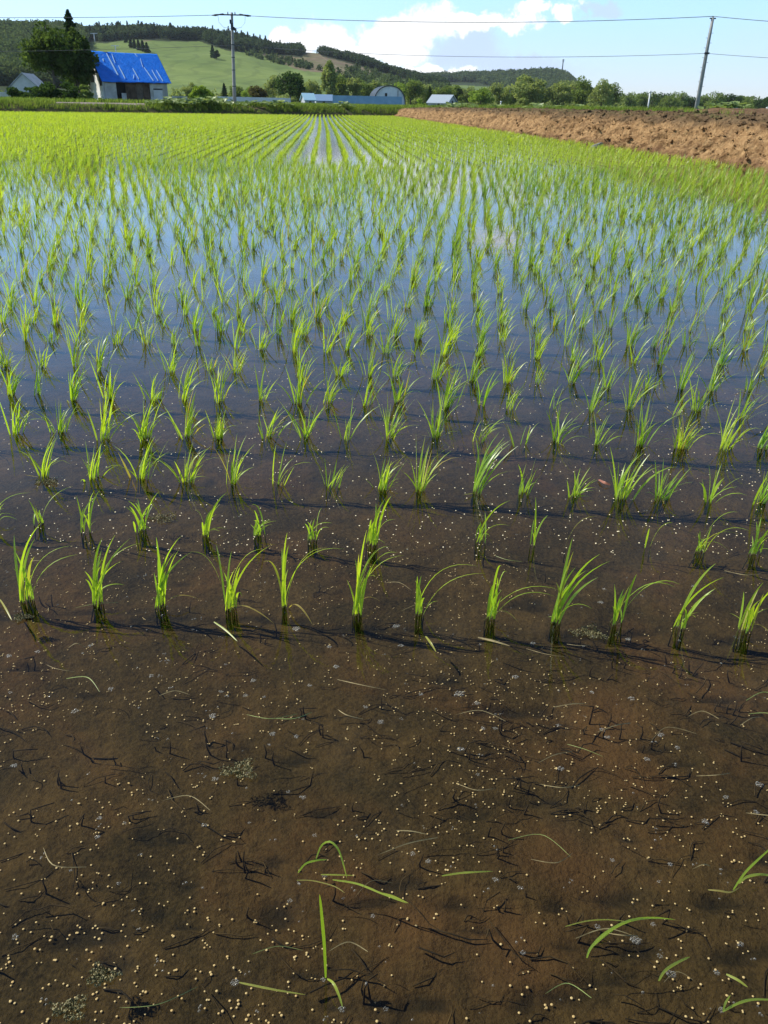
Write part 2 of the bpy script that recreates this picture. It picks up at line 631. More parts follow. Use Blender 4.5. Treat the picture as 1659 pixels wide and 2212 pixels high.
# earth bank along the right side
blen = 100.0
s = np.concatenate([np.arange(-3, 50, 0.16), np.arange(50, 78, 0.075), np.arange(78, blen, 0.2)])
t = np.concatenate([np.linspace(-0.35, 0.05, 5)[:-1], np.linspace(0.05, 1.3, 40), np.linspace(1.34, 4.2, 26)[1:]])
S, T = np.meshgrid(s, t, indexing='ij')


def bank_prof(T):
    return np.interp(T, [-0.35, 0, 0.12, 0.35, 0.70, 0.95, 1.25, 2.0, 3.0, 3.8, 4.2], [-0.16, -0.05, 0.04, 0.26, 0.64, 0.84, 0.93, 0.95, 0.92, 0.80, 0.50])


hs = np.interp(S, [-3, 5, 20, 45, 100], [0.74, 0.82, 0.92, 1.0, 1.0])
face = np.clip(np.minimum((T + 0.25) / 0.3, (1.7 - T) / 0.5), 0.15, 1)
n_big = fbm2(S, T * 1.2, 0.7, 3, 8)
n_mid = fbm2(S + T * 0.8, T * 0.8, 2.6, 4, 9, 0.6)
n_fine = fbm2(S, T, 9, 4, 10, 0.6)
rid = 1 - np.abs(fbm2(S * 1.0 + T * 1.1, T * 0.7, 3.4, 3, 12)) * 2
clod = np.maximum(0, fbm2(S, T * 1.3, 4.2, 2, 14)) ** 1.5
off = face * (n_big * 0.16 + n_mid * 0.15 + n_fine * 0.09 + rid * 0.07 + clod * 0.22)
BZ = bank_prof(T) * hs + face * (n_mid * 0.06 + n_fine * 0.06 + clod * 0.08) + n_big * 0.03
BX = C2.x + bd.x * S + bn_.x * (T - off)
BY = C2.y + bd.y * S + bn_.y * (T - off)
bm_ = mesh_np('earth_bank', np.stack([BX, BY, BZ], -1).reshape(-1, 3), grid_faces(*S.shape), smooth=True)
tag(link('earth_bank', bm_, None, BANK), kind='structure')

# loose clods on the bank face
cl = np.random.default_rng(44)
nc_ = 5200
si = (cl.beta(1.6, 1.0, nc_) * (len(s) - 2)).astype(int)
ti_ = (cl.random(nc_) * (len(t) * 0.72)).astype(int) + 3
cr = cl.gamma(2.2, 0.010, nc_).clip(0.010, 0.062)
sv = np.array([(1, 0, 0), (.5, .87, 0), (-.5, .87, 0), (-1, 0, 0), (-.5, -.87, 0), (.5, -.87, 0), (.45, .25, .7), (-.1, .5, .75), (-.5, -.1, .65), (.1, -.45, .7), (0, 0, -.6)])
qf = np.array([(0, 1, 7, 6), (1, 2, 8, 7), (2, 3, 8, 8), (3, 4, 9, 8), (4, 5, 9, 9), (5, 0, 6, 9), (6, 7, 8, 9), (10, 2, 1, 0), (10, 4, 3, 2), (10, 0, 5, 4)])
jit = 1 + cl.normal(0, 0.22, (nc_, 11, 3))
th = cl.uniform(0, 2 * PI, nc_)
cv = sv[None] * jit * cr[:, None, None] * np.array([1.25, 1, 0.9])
cx_ = cv[..., 0] * np.cos(th)[:, None] - cv[..., 1] * np.sin(th)[:, None] + BX[si, ti_][:, None]
cy_ = cv[..., 0] * np.sin(th)[:, None] + cv[..., 1] * np.cos(th)[:, None] + BY[si, ti_][:, None]
cz_ = cv[..., 2] + BZ[si, ti_][:, None] + cr[:, None] * 0.25
Fc = (qf[None] + (np.arange(nc_) * 11)[:, None, None]).reshape(-1, 4)
mbc = bpy.data.meshes.new('soil_clods')
mbc.from_pydata(np.stack([cx_, cy_, cz_], -1).reshape(-1, 3).tolist(), [], [tuple(f) if f[2] != f[3] else tuple(f[:3]) for f in Fc.tolist()])
tag(link('soil_clods', mbc, None, BANK), 'loose clods of clay lying on the face of the earth bank', 'clods', kind='stuff')

# water and mud
wx0, wx1 = -95.0, 16.0


def sheet(name, z, mat):
    a1 = C2 + bd * 100 + bn_ * 0.6
    c1_ = C2 + bn_ * 0.6 + fn * 0.4
    l1 = C2 - fd * 100 + fn * 0.4
    mb = MB().add([(a1.x, a1.y, z), (c1_.x, c1_.y, z), (l1.x, l1.y, z), (-100, -12, z)], [(0, 1, 2, 3)])
    return tag(mb.build(name, mat), kind='structure')


sheet('water', 0.0, WATER)
z3 = lambda x, y: (x * .5077, 1010.6 + y * .5077)           # measured places of the near rows, left half
z4 = lambda x, y: (823.4 + x * .5037, 1010.6 + y * .5037)   # right half
G5 = lambda x, y: (x * .5077, 1459.7 + y * .5077)           # lower left part
G6 = lambda x, y: (823.4 + x * .5037, 1459.7 + y * .5037)   # lower right part
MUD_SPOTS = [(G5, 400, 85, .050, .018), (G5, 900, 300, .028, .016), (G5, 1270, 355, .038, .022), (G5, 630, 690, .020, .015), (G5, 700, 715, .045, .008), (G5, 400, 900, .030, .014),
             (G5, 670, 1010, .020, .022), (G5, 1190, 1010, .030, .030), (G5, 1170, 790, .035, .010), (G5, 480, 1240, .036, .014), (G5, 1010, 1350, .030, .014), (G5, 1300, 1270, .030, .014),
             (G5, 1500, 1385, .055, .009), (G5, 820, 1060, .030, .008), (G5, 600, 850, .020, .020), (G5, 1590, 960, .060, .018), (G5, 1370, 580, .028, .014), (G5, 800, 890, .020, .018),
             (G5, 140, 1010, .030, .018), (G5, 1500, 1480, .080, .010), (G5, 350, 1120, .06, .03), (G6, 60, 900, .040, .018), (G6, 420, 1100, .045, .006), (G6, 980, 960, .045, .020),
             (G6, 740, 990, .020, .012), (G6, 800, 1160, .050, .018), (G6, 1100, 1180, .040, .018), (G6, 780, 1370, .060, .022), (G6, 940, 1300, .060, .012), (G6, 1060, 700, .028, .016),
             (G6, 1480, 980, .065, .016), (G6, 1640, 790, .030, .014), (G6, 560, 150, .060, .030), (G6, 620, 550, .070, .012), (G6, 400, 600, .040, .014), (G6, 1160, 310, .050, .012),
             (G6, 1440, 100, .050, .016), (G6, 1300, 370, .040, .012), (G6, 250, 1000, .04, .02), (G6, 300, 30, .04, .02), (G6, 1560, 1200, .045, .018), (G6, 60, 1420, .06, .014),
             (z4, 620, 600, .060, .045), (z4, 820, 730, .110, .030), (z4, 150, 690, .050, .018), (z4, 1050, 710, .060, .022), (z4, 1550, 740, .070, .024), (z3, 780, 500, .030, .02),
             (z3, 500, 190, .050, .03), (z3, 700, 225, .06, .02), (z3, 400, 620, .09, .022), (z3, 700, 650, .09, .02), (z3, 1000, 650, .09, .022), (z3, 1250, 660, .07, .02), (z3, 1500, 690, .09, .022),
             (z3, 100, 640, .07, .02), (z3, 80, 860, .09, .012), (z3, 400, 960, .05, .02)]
gx = np.concatenate([np.linspace(-60, -2.2, 60)[:-1], np.linspace(-2.2, 2.2, 420), np.linspace(2.2, 20, 40)[1:]])
gy = np.concatenate([np.linspace(-3, 0.1, 10)[:-1], np.linspace(0.1, 3.6, 360), np.linspace(3.6, 95, 90)[1:]])
MX, MY = np.meshgrid(gx, gy, indexing='ij')
MZ = -0.050 + fbm2(MX, MY, 3.2, 3, 21) * 0.012 + fbm2(MX, MY, 17, 4, 22, 0.6) * 0.0065
SPOTS = [(zz_(x, y), rx, ry) for zz_, x, y, rx, ry in MUD_SPOTS]
dark = np.zeros_like(MX)  # dark mud of footprints and shadow-like smudges, shade put into the colour
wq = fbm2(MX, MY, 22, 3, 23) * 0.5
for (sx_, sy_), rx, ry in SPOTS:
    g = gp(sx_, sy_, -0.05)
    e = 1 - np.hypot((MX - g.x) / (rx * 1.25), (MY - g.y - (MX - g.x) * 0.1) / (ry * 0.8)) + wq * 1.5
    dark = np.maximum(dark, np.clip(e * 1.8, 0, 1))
red = np.zeros_like(MX)
wr_ = fbm2(MX, MY, 9, 4, 24) * 0.7
for f_, x, y, rx, ry in ((G6, 1000, 180, .16, .09), (G6, 900, 330, .2, .08), (G6, 720, 800, .12, .09), (G6, 560, 1120, .13, .10), (G6, 640, 1260, .09, .05), (G6, 1150, 430, .12, .06), (G6, 180, 1060, .08, .05), (G5, 1500, 900, .08, .05)):
    g = gp(*f_(x, y), -0.05)
    red = np.maximum(red, np.clip((1 - np.hypot((MX - g.x) / rx, (MY - g.y) / ry) + wr_) * 1.1, 0, 1))
MZ = np.minimum(MZ, -0.02) - dark * 0.006
tag(link('mud_bed', mesh_np('mud_bed', np.stack([MX, MY, MZ], -1).reshape(-1, 3), grid_faces(*MX.shape)[:, ::-1], tint=np.stack([dark, red, dark * 0], -1).reshape(-1, 3), smooth=True), None, MUD), kind='structure')

# gravel road past the barn
RXs = np.linspace(-100, 0, 120)
rt = np.array([1.5, 2.6, 4.4, 6.4])
S, T = np.meshgrid(RXs, rt, indexing='ij')
rz = np.array([0.60, 0.72, 0.73, 0.70])[None, :] + fbm2(S, T, 0.8, 3, 33) * 0.02
tag(link('road', mesh_np('road', np.stack([C2.x + fd.x * S + fn.x * T, C2.y + fd.y * S + fn.y * T, rz], -1).reshape(-1, 3), grid_faces(*S.shape), smooth=True), None, ROADM), kind='structure')

# heap of soil beyond the bank, at the right
hc = at(1690, 245, 44)
s = np.linspace(-8.4, 22, 150)
t = np.linspace(-7, 7, 60)
S, T = np.meshgrid(s, t, indexing='ij')
hz_ = np.exp(-(T / 3.0) ** 2) * np.interp(S, [-16, -8.5, -5, 0, 10, 22], [0, 0.05, 0.42, 0.72, 0.75, 0.3]) * (1 + fbm2(S, T, 0.5, 3, 41) * 0.35)
hz_ = 0.50 + hz_ + fbm2(S, T, 2.2, 4, 42) * 0.10
tag(link('soil_heap', mesh_np('soil_heap', np.stack([hc.x + S, hc.y + T - S * 0.25, hz_], -1).reshape(-1, 3), grid_faces(*S.shape), smooth=True), None, SOIL), kind='structure')

# ------------------------------------------------------------------ hills
def hill(name, sky_pts, r0, r1, r2, zone=None, nr=90, mat=HILLM, shape=1.35, hseed=50):
    xs = np.array([p[0] for p in sky_pts], float)
    azs = np.array([azel(x, y)[0] for x, y in sky_pts])
    els = np.array([azel(x, y)[1] for x, y in sky_pts])
    A = np.linspace(azs[0], azs[-1], 420)
    E = np.interp(A, azs, els)
    k = np.ones(7) / 7
    E = np.convolve(np.pad(E, 3, mode='edge'), k, 'valid')
    H = np.tan(E) * r1 + 1.0
    rad = np.concatenate([np.linspace(r0, r1, nr), np.linspace(r1, r2, 16)[1:]])
    RR, AA = np.meshgrid(rad, A, indexing='ij')
    u = np.clip((RR - r0) / (r1 - r0), 0, 1)
    prof = np.where(RR <= r1, u ** shape * (1 + 0.0 * u), 1 - np.clip((RR - r1) / (r2 - r1), 0, 1) ** 1.5 * 0.6)
    X, Y = RR * np.sin(AA), RR * np.cos(AA)
    Z = 0.3 + (H[None, :] - 0.3) * prof + fbm2(X, Y, 0.012, 3, hseed) * 5 * np.clip(u * 3, 0, 1) * (1 - u * 0.9)
    tn = zone(X, Y, Z) if zone else np.zeros(X.shape + (3,))
    o = link(name, mesh_np(name, np.stack([X, Y, Z], -1).reshape(-1, 3), grid_faces(*X.shape)[:, ::-1], tint=tn.reshape(-1, 3), smooth=True), None, mat)
    tag(o, kind='structure')

    def hz(azv, r):
        i = np.interp(azv, A, np.arange(len(A)))
        i0 = np.clip(i.astype(int), 0, len(A) - 2)
        rr = np.interp(r, rad, np.arange(len(rad)))
        j0 = np.clip(rr.astype(int), 0, len(rad) - 2)
        fi, fj = i - i0, rr - j0
        return Z[j0, i0] * (1 - fi) * (1 - fj) + Z[j0, i0 + 1] * fi * (1 - fj) + Z[j0 + 1, i0] * (1 - fi) * fj + Z[j0 + 1, i0 + 1] * fi * fj
    return hz, (A, rad, X, Y, Z)


def to_px(X, Y, Z):                                  # where a far point shows, used only to lay out the woods as the photo has them
    Ri = np.array(ROT.transposed())
    P3 = np.stack([X - CAM.x, Y - CAM.y, Z - CAM.z], -1) @ Ri.T
    return CX + F_PX * P3[..., 0] / -P3[..., 2], CY - F_PX * P3[..., 1] / -P3[..., 2]


def inpoly(x, y, poly):
    c = np.zeros(x.shape, bool)
    j = len(poly) - 1
    for i in range(len(poly)):
        xi, yi = poly[i]
        xj, yj = poly[j]
        m = ((yi > y) != (yj > y)) & (x < (xj - xi) * (y - yi) / (yj - yi + 1e-9) + xi)
        c ^= m
        j = i
    return c


CUT = [(540, 108), (640, 104), (700, 104), (770, 132), (825, 156), (790, 166), (720, 161), (640, 150)]
CUT2 = [(330, 80), (400, 86), (352, 84), (300, 92)]
WOOD_L = [(-60, 0), (183, 0), (186, 70), (196, 130), (190, 190), (150, 240), (-60, 240)]
WOOD_R1 = [(178, 0), (655, 0), (653, 122), (586, 115), (530, 110), (496, 108), (467, 99), (431, 86), (406, 87), (355, 86), (305, 83), (254, 86), (228, 91), (178, 86)]
WOOD_R2 = [(692, 60), (790, 80), (960, 150), (960, 190), (908, 180), (842, 160), (797, 146), (741, 130), (693, 118)]
WOOD_LINE = [(470, 95), (520, 98), (600, 125), (660, 138), (700, 155), (640, 148), (560, 128), (500, 108)]
WOOD_LOW = [(740, 150), (860, 165), (960, 185), (980, 215), (860, 215), (720, 190)]


def zone_main(X, Y, Z):
    px, py = to_px(X, Y, Z)
    q = fbm2(px, py, 0.03, 3, 61) * 10
    cut = inpoly(px + q, py + q * 0.6, CUT) | inpoly(px + q * 0.3, py + q * 0.2, CUT2)
    wood = inpoly(px, py + q * 0.3, WOOD_L) | inpoly(px, py - 3, WOOD_R1) | inpoly(px, py - 3, WOOD_R2)
    path = (np.abs(py - np.interp(px, [690, 720, 745, 780], [118, 140, 152, 158])) < 1.2) & (px > 690) & (px < 760)
    return np.stack([cut * 1.0, wood * 1.0, path * 0.6], -1)


SK = [(-140, 74), (-60, 68), (0, 66), (60, 68), (130, 68), (183, 76), (228, 74), (300, 71), (374, 76), (442, 79), (512, 90), (543, 97), (572, 105), (614, 113),
      (653, 113), (699, 117), (741, 126), (783, 135), (825, 151), (842, 158), (908, 174), (950, 182), (1010, 190), (1100, 204)]
hz_main, HM = hill('hill', SK, 330, 820, 1300, zone_main)


def zone_low(X, Y, Z):
    px, py = to_px(X, Y, Z)
    open_ = inpoly(px, py, [(880, 182), (1000, 184), (1100, 190), (1090, 200), (880, 206)])
    return np.stack([px * 0, np.where(open_, 0.0, 1.0), px * 0], -1)


SK2 = [(860, 186), (900, 176), (930, 172), (1000, 170), (1060, 168), (1120, 166), (1160, 163), (1190, 162), (1212, 165), (1228, 174), (1245, 190), (1290, 212), (1330, 222)]
hz_low, HL = hill('low_hill', SK2, 900, 1500, 2200, zone_low, nr=50, shape=1.1, hseed=57)


# ------------------------------------------------------------------ leaves, trees
def leaf_quads(C, size, flat=0.0):
    """one rhombic leaf face per centre; returns verts, faces"""
    n = len(C)
    d = rng.normal(size=(n, 3))
    d /= np.linalg.norm(d, axis=1)[:, None]
    e = rng.normal(size=(n, 3))
    e[:, 2] *= (1 - flat)
    u = np.cross(d, e)
    u /= np.linalg.norm(u, axis=1)[:, None] + 1e-9
    sz = size * rng.uniform(0.6, 1.4, n)[:, None] if np.ndim(size) == 0 else size[:, None]
    V = np.stack([C - d * sz * 0.5, C + u * sz * 0.32, C + d * sz * 0.5, C - u * sz * 0.32], 1).reshape(-1, 3)
    Fq = np.arange(4 * n).reshape(-1, 4)
    return V, Fq


def crown_points(n, w, h, z0, kind, r):
    """leaf centres of a crown: broad (lobed), tall (column), cone (conifer)"""
    if kind == 'cone':
        u = r.random(n) ** 0.75
        zz = u
        lay = np.floor(zz * 11) / 11
        rad = (1 - zz) ** 0.68 * (0.72 + 0.28 * np.cos((zz - lay) * 11 * PI)) * (0.85 + 0.15 * r.random(n))
        th = r.random(n) * 2 * PI
        rad *= 1 + 0.16 * np.sin(th * 3 + zz * 9)
        rr = rad * np.sqrt(r.uniform(0.25, 1, n)) * w / 2
        return np.stack([rr * np.cos(th), rr * np.sin(th), z0 + zz * h - rr * 0.15], 1), r.random(n)
    nl = {'broad': 26, 'tall': 22, 'loose': 20, 'bush': 14}[kind]
    C = r.normal(size=(nl, 3))
    C /= np.linalg.norm(C, axis=1)[:, None]
    C *= (r.random(nl) ** 0.45)[:, None]
    z = (C[:, 2] + 1) / 2
    if kind == 'tall':
        prof = 0.55 + 0.45 * np.sin(PI * np.clip(z * 0.9 + 0.1, 0, 1))
    elif kind == 'bush':
        prof = 1.0 - 0.25 * z
        C[:, 2] = np.abs(C[:, 2]) * 2 - 1
    else:
        prof = 0.8 + 0.25 * np.sin(PI * z)
    C[:, 0] *= prof
    C[:, 1] *= prof
    Lr = r.uniform(0.20, 0.40, nl) * (0.8 if kind == 'loose' else 1)
    idx = r.choice(nl, n, p=Lr ** 2 / (Lr ** 2).sum())
    D = r.normal(size=(n, 3))
    D /= np.linalg.norm(D, axis=1)[:, None]
    q = C[idx] * 0.74 + D * (Lr[idx] * r.random(n) ** 0.3)[:, None]
    tint = np.clip(r.random(nl)[idx] * 0.7 + r.random(n) * 0.3, 0, 1)
    P3 = np.stack([q[:, 0] * w / 2, q[:, 1] * w / 2, z0 + h / 2 + q[:, 2] * h / 2], 1)
    if kind == 'bush':
        P3[:, 2] = np.maximum(P3[:, 2], 0.05 * h)
    return P3, tint


FOL = {
    'mid': foliage('foliage_mid', (0.105, 0.155, 0.048), (0.220, 0.285, 0.085), 0.45),
    'light': foliage('foliage_light', (0.150, 0.230, 0.045), (0.300, 0.400, 0.080), 0.45),
    'pale': foliage('foliage_pale', (0.180, 0.225, 0.085), (0.330, 0.380, 0.150), 0.45),
    'dark': foliage('foliage_dark', (0.030, 0.062, 0.020), (0.070, 0.120, 0.034), 0.4),
    'olive': foliage('foliage_olive', (0.075, 0.068, 0.030), (0.150, 0.135, 0.052), 0.4),
    'black': foliage('foliage_conifer', (0.018, 0.038, 0.016), (0.042, 0.075, 0.028), 0.3),
    'big': foliage('foliage_big', (0.038, 0.072, 0.022), (0.120, 0.170, 0.048), 0.4, 0.9),
}
tree_i = 0


def tree(name, base, h, w, kind, col, n, leaf, trunk=True, seed=0, z0f=0.12, bark=BARK, label=None, cat='tree', group=None):
    r = np.random.default_rng(100 + seed)
    root = empty(name, base)
    tag(root, label, cat, group)
    z0 = h * (0.0 if kind == 'bush' else z0f)
    P3, ti = crown_points(n, w, h - z0, z0, kind, r)
    V, Fq = leaf_quads(P3, leaf)
    link('crown', mesh_np('crown', V, Fq, tint=np.repeat(ti, 4)), root, FOL[col])
    if trunk:
        mb = MB()
        tr_ = max(0.06, h * 0.020)
        lean = [(r.uniform(-.03, .03) * h * k, r.uniform(-.03, .03) * h * k) for k in (0, .3, .6, 1)]
        pts = [(lean[i][0], lean[i][1], zz * h) for i, zz in enumerate((-0.02, 0.3, 0.6, 0.9))]
        mb.tube(pts, [tr_ * 1.3, tr_, tr_ * .6, tr_ * .2], 7)
        if kind != 'cone':
            for k in range(7):
                z1 = h * r.uniform(0.2, 0.6)
                th = r.uniform(0, 2 * PI)
                L = w * r.uniform(0.25, 0.42)
                p0 = Vector((0, 0, z1))
                p2 = Vector((math.cos(th) * L, math.sin(th) * L, z1 + h * r.uniform(0.15, 0.3)))
                mb.tube([p0, p0.lerp(p2, .5) + Vector((0, 0, -h * .02)), p2], [tr_ * .5, tr_ * .35, tr_ * .12], 5)
        mb.build('trunk', bark, root, True)
    return root


GZ0 = 0.62                                            # level of the farmland


def tree_px(name, px, ytop, wpx, dist, kind, col, label, seed, n=1500, z=GZ0, leaf=None, **kw):
    px += 0.75 * (226 - ytop) * (760 - px) / 4300         # uprights lean outwards in the view
    g = at(px, 226, dist)
    top = at(px, ytop, dist)
    h = top.z - z
    w = wpx / 1946 * dist
    return tree(name, (g.x, g.y, z), h, w, kind, col, n, leaf or max(h, w) * 0.058, seed=seed, label=label, **kw)


ORD = ['first', 'second', 'third', 'fourth', 'fifth', 'sixth', 'seventh', 'eighth', 'ninth', 'tenth', 'eleventh', 'twelfth', 'thirteenth', 'fourteenth',
       'fifteenth', 'sixteenth', 'seventeenth', 'eighteenth', 'nineteenth']
TENS = {2: 'twenty', 3: 'thirty', 4: 'forty', 5: 'fifty', 6: 'sixty', 7: 'seventy', 8: 'eighty', 9: 'ninety'}
TENTH = {2: 'twentieth', 3: 'thirtieth', 4: 'fortieth', 5: 'fiftieth', 6: 'sixtieth', 7: 'seventieth', 8: 'eightieth', 9: 'ninetieth'}


def ordw(i):                                          # 1 -> first
    if i <= 19:
        return ORD[i - 1]
    t, u = divmod(i, 10)
    return TENTH[t] if u == 0 else TENS[t] + '-' + ORD[u - 1]


# trees of the belt beyond the far end of the field (place, top, width, kind, colour)
BELT = [(408, 172, 40, 'loose', 'pale', 260), (440, 190, 40, 'broad', 'mid', 250), (484, 180, 24, 'cone', 'black', 240), (515, 182, 40, 'broad', 'mid', 270), (539, 186, 34, 'broad', 'light', 230),
        (556, 184, 46, 'broad', 'olive', 215), (588, 158, 44, 'broad', 'pale', 260), (626, 141, 66, 'tall', 'dark', 210), (646, 172, 40, 'broad', 'mid', 262),
        (672, 168, 46, 'broad', 'pale', 270), (710, 131, 36, 'tall', 'pale', 250), (730, 155, 46, 'broad', 'mid', 255), (762, 156, 42, 'loose', 'pale', 250),
        (790, 172, 40, 'broad', 'mid', 265), (810, 162, 42, 'broad', 'pale', 270), (834, 176, 36, 'broad', 'mid', 280), (857, 168, 46, 'broad', 'light', 285),
        (888, 165, 52, 'broad', 'mid', 290), (917, 171, 42, 'broad', 'pale', 300), (928, 186, 26, 'cone', 'dark', 235), (945, 190, 36, 'broad', 'mid', 300), (962, 179, 46, 'tall', 'mid', 285),
        (988, 180, 42, 'tall', 'mid', 290), (1012, 182, 40, 'broad', 'pale', 290), (1040, 188, 50, 'broad', 'light', 250), (1080, 170, 46, 'broad', 'pale', 270),
        (1105, 190, 38, 'broad', 'mid', 290), (1139, 158, 86, 'broad', 'pale', 260), (1175, 184, 36, 'broad', 'mid', 295), (1208, 172, 54, 'broad', 'pale', 260),
        (1235, 170, 44, 'broad', 'pale', 270), (1260, 165, 50, 'broad', 'mid', 265), (1304, 169, 56, 'broad', 'pale', 260), (1328, 178, 40, 'broad', 'mid', 275)]
KW = {'loose': 'loose feathery', 'broad': 'rounded', 'cone': 'conical evergreen', 'tall': 'tall narrow'}
CW = {'pale': 'pale green', 'mid': 'mid green', 'black': 'blackish', 'light': 'bright green', 'olive': 'brownish olive', 'dark': 'dark green'}
for i, (px, yt, w_, k_, c_, d_) in enumerate(BELT):
    n_ = 3000
    tree_px('conifer_tree' if k_ == 'cone' else 'broadleaf_tree', px, yt, w_ * (1.0 if k_ == 'cone' else 1.2), d_, k_, c_,
            f'{CW[c_]} {KW[k_]} tree, {ordw(i + 1)} from the left in the belt beyond the field', 200 + i, n=n_, group='trees of the belt beyond the field', z0f=0.06)
LINE = [(1352, 196, 38), (1372, 200, 34), (1390, 196, 34), (1411, 192, 26), (1432, 196, 34), (1450, 200, 30), (1468, 197, 36), (1494, 205, 34), (1523, 200, 38), (1552, 193, 34), (1582, 201, 36),
        (1606, 204, 32), (1632, 198, 34), (1656, 204, 34)]
for i, (px, yt, w_) in enumerate(LINE):
    c_ = 'dark' if i % 3 == 1 else 'mid'
    tree_px('broadleaf_tree', px, yt, w_ + 24, 420 + (i * 37) % 60, 'broad', c_,
            f'low {CW[c_]} tree, {ordw(i + 1)} from the left in the distant line right of the belt', 300 + i, n=1800, group='trees of the distant low line', z0f=0.0)
# undergrowth filling the foot of the belt
fx = np.linspace(385, 1760, 260) + rng.normal(0, 4, 260)
UP, UT = [], []
for i, x_ in enumerate(fx):
    d_ = rng.uniform(300, 345) if x_ < 1340 else rng.uniform(430, 500)
    g = at(x_, 226, d_)
    h_ = rng.uniform(2.6, 5.6) if x_ < 1340 else rng.uniform(2.2, 4.4)
    p3, ti = crown_points(150, rng.uniform(5, 9), h_, 0, 'bush', rng)
    UP.append(p3 + np.array([g.x, g.y, GZ0]))
    UT.append(ti)
V, Fq = leaf_quads(np.concatenate(UP), 0.8)
tag(link('undergrowth', mesh_np('undergrowth', V, Fq, tint=np.repeat(np.concatenate(UT), 4)), None, FOL['pale']),
    'dense scrub filling the foot of the tree belt beyond the field', 'undergrowth', kind='stuff')

# big tree beside the barn, its conifer, bushes
tree_px('broadleaf_tree', 104, 36, 134, 100, 'broad', 'big', 'big dark broadleaf tree standing left of the blue-roofed barn', 11, n=5600, leaf=0.36, z0f=0.22)
tree_px('conifer_tree', 152, 24, 84, 106, 'cone', 'black', 'dark spired conifer rising behind the big tree by the barn', 12, n=3200, leaf=0.32, z0f=0.10)
tree_px('broadleaf_tree', 158, 38, 84, 102, 'tall', 'big', 'dark dense tree crowding the left edge of the blue roof', 13, n=5200, leaf=0.34, z0f=0.12)
for px, yt, w_, d_, c_, lab in ((48, 182, 78, 96, 'dark', 'leftmost dark bush under the big tree'), (92, 174, 88, 95, 'dark', 'dark bush in front of the white gabled house'),
                                (142, 170, 84, 94, 'dark', 'dark bush at the trunk of the big tree'), (184, 182, 50, 93, 'mid', 'dark leafy bush close to the gable of the barn')):
    tree_px('bush', px, yt, w_, d_, 'bush', c_, lab, 20 + px, n=1600, leaf=0.26, trunk=False, cat='bush')
for px, yt, w_, d_, c_, lab in ((433, 182, 78, 96, 'light', 'bright green rounded bush right of the barn'), (392, 206, 34, 104, 'light', 'small bright green bush beside the barn wall'),
                                (908, 210, 34, 150, 'light', 'small green bush left of the little blue-grey roof'), (1128, 205, 32, 190, 'pale', 'greyish bush at the foot of the widest pale tree'),
                                (4, 196, 40, 120, 'mid', 'green bush at the left edge behind the white sheet'), (215, 206, 26, 89, 'mid', 'low bush against the broken corner of the barn')):
    tree_px('bush', px, yt, w_, d_, 'bush', c_, lab, 60 + px, n=2200, leaf=w_ / 1946 * d_ * 0.075, trunk=False, cat='bush')

# woods on the hills: masses
def wood_mass(name, label, n_try, poly_list, rmin, rmax, azr, hz, hrange, wr, per, leafk, col, conif=0.4, seed=1, dens=1.0):
    global rng
    r = np.random.default_rng(seed)
    A = r.uniform(azr[0], azr[1], n_try)
    D = np.sqrt(r.uniform(rmin ** 2, rmax ** 2, n_try))
    Z = hz(A, D)
    X, Y = D * np.sin(A), D * np.cos(A)
    px, py = to_px(X, Y, Z)
    ok = np.zeros(n_try, bool)
    for pl in poly_list:
        ok |= inpoly(px, py, pl)
    ps_, ts_, sz = [], [], []
    protos = []
    for k in range(14):
        kd = 'cone' if k < 14 * conif else 'broad'
        P3, ti = crown_points(per, 1.0, 1.0, 0.0, kd, r)
        protos.append((P3, ti, kd))
    for i in np.where(ok)[0]:
        P3, ti, kd = protos[r.integers(14)]
        h = r.uniform(*hrange) * (1.15 if kd == 'cone' else 1)
        w = r.uniform(*wr) * (0.7 if kd == 'cone' else 1)
        th = r.uniform(0, 2 * PI)
        c, s_ = math.cos(th), math.sin(th)
        q = np.stack([(P3[:, 0] * c - P3[:, 1] * s_) * w + X[i], (P3[:, 0] * s_ + P3[:, 1] * c) * w + Y[i], P3[:, 2] * h + Z[i] - 0.5], 1)
        ps_.append(q)
        ts_.append(np.clip(ti * 0.5 + r.random() * 0.6 - (0.25 if kd == 'cone' else 0), 0, 1))
    C = np.concatenate(ps_)
    V, Fq = leaf_quads(C, leafk)
    print(name, 'trees', int(ok.sum()))
    o = link(name, mesh_np(name, V, Fq, tint=np.repeat(np.concatenate(ts_), 4)), None, col)
    return tag(o, label, 'wood', kind='stuff')


WOODM = foliage('foliage_wood', (0.040, 0.066, 0.036), (0.120, 0.160, 0.078), 0.4, 0.02, rand=0.3)
WOODD = foliage('foliage_ridge', (0.028, 0.050, 0.034), (0.082, 0.115, 0.062), 0.35, 0.02, rand=0.3)
azl, azm = az(-70), az(640)
wood_mass('hillside_wood', 'dense dark woodland covering the left end of the hill', 5200, [WOOD_L], 420, 900, (azl, az(200)), hz_main, (7, 10.5), (8, 12), 150, 1.45, WOODM, 0.0, 3)
wood_mass('ridge_wood', 'dark woodland along the ridge of the hill', 3600, [WOOD_R1], 660, 900, (az(176), az(655)), hz_main, (6, 9.5), (7, 11), 130, 1.5, WOODD, 0.04, 4)
wood_mass('plantation', 'dark conifer plantation on the falling right end of the ridge', 2600, [WOOD_R2], 640, 930, (az(690), az(965)), hz_main, (5.5, 8), (6.5, 9.5), 120, 1.4, WOODD, 0.0, 5)
wood_mass('hedgerow', 'broken line of scrub crossing the meadow below the ridge', 700, [WOOD_LINE], 500, 830, (az(465), az(705)), hz_main, (2.5, 5), (3.5, 6), 50, 1.3, WOODM, 0.1, 6)
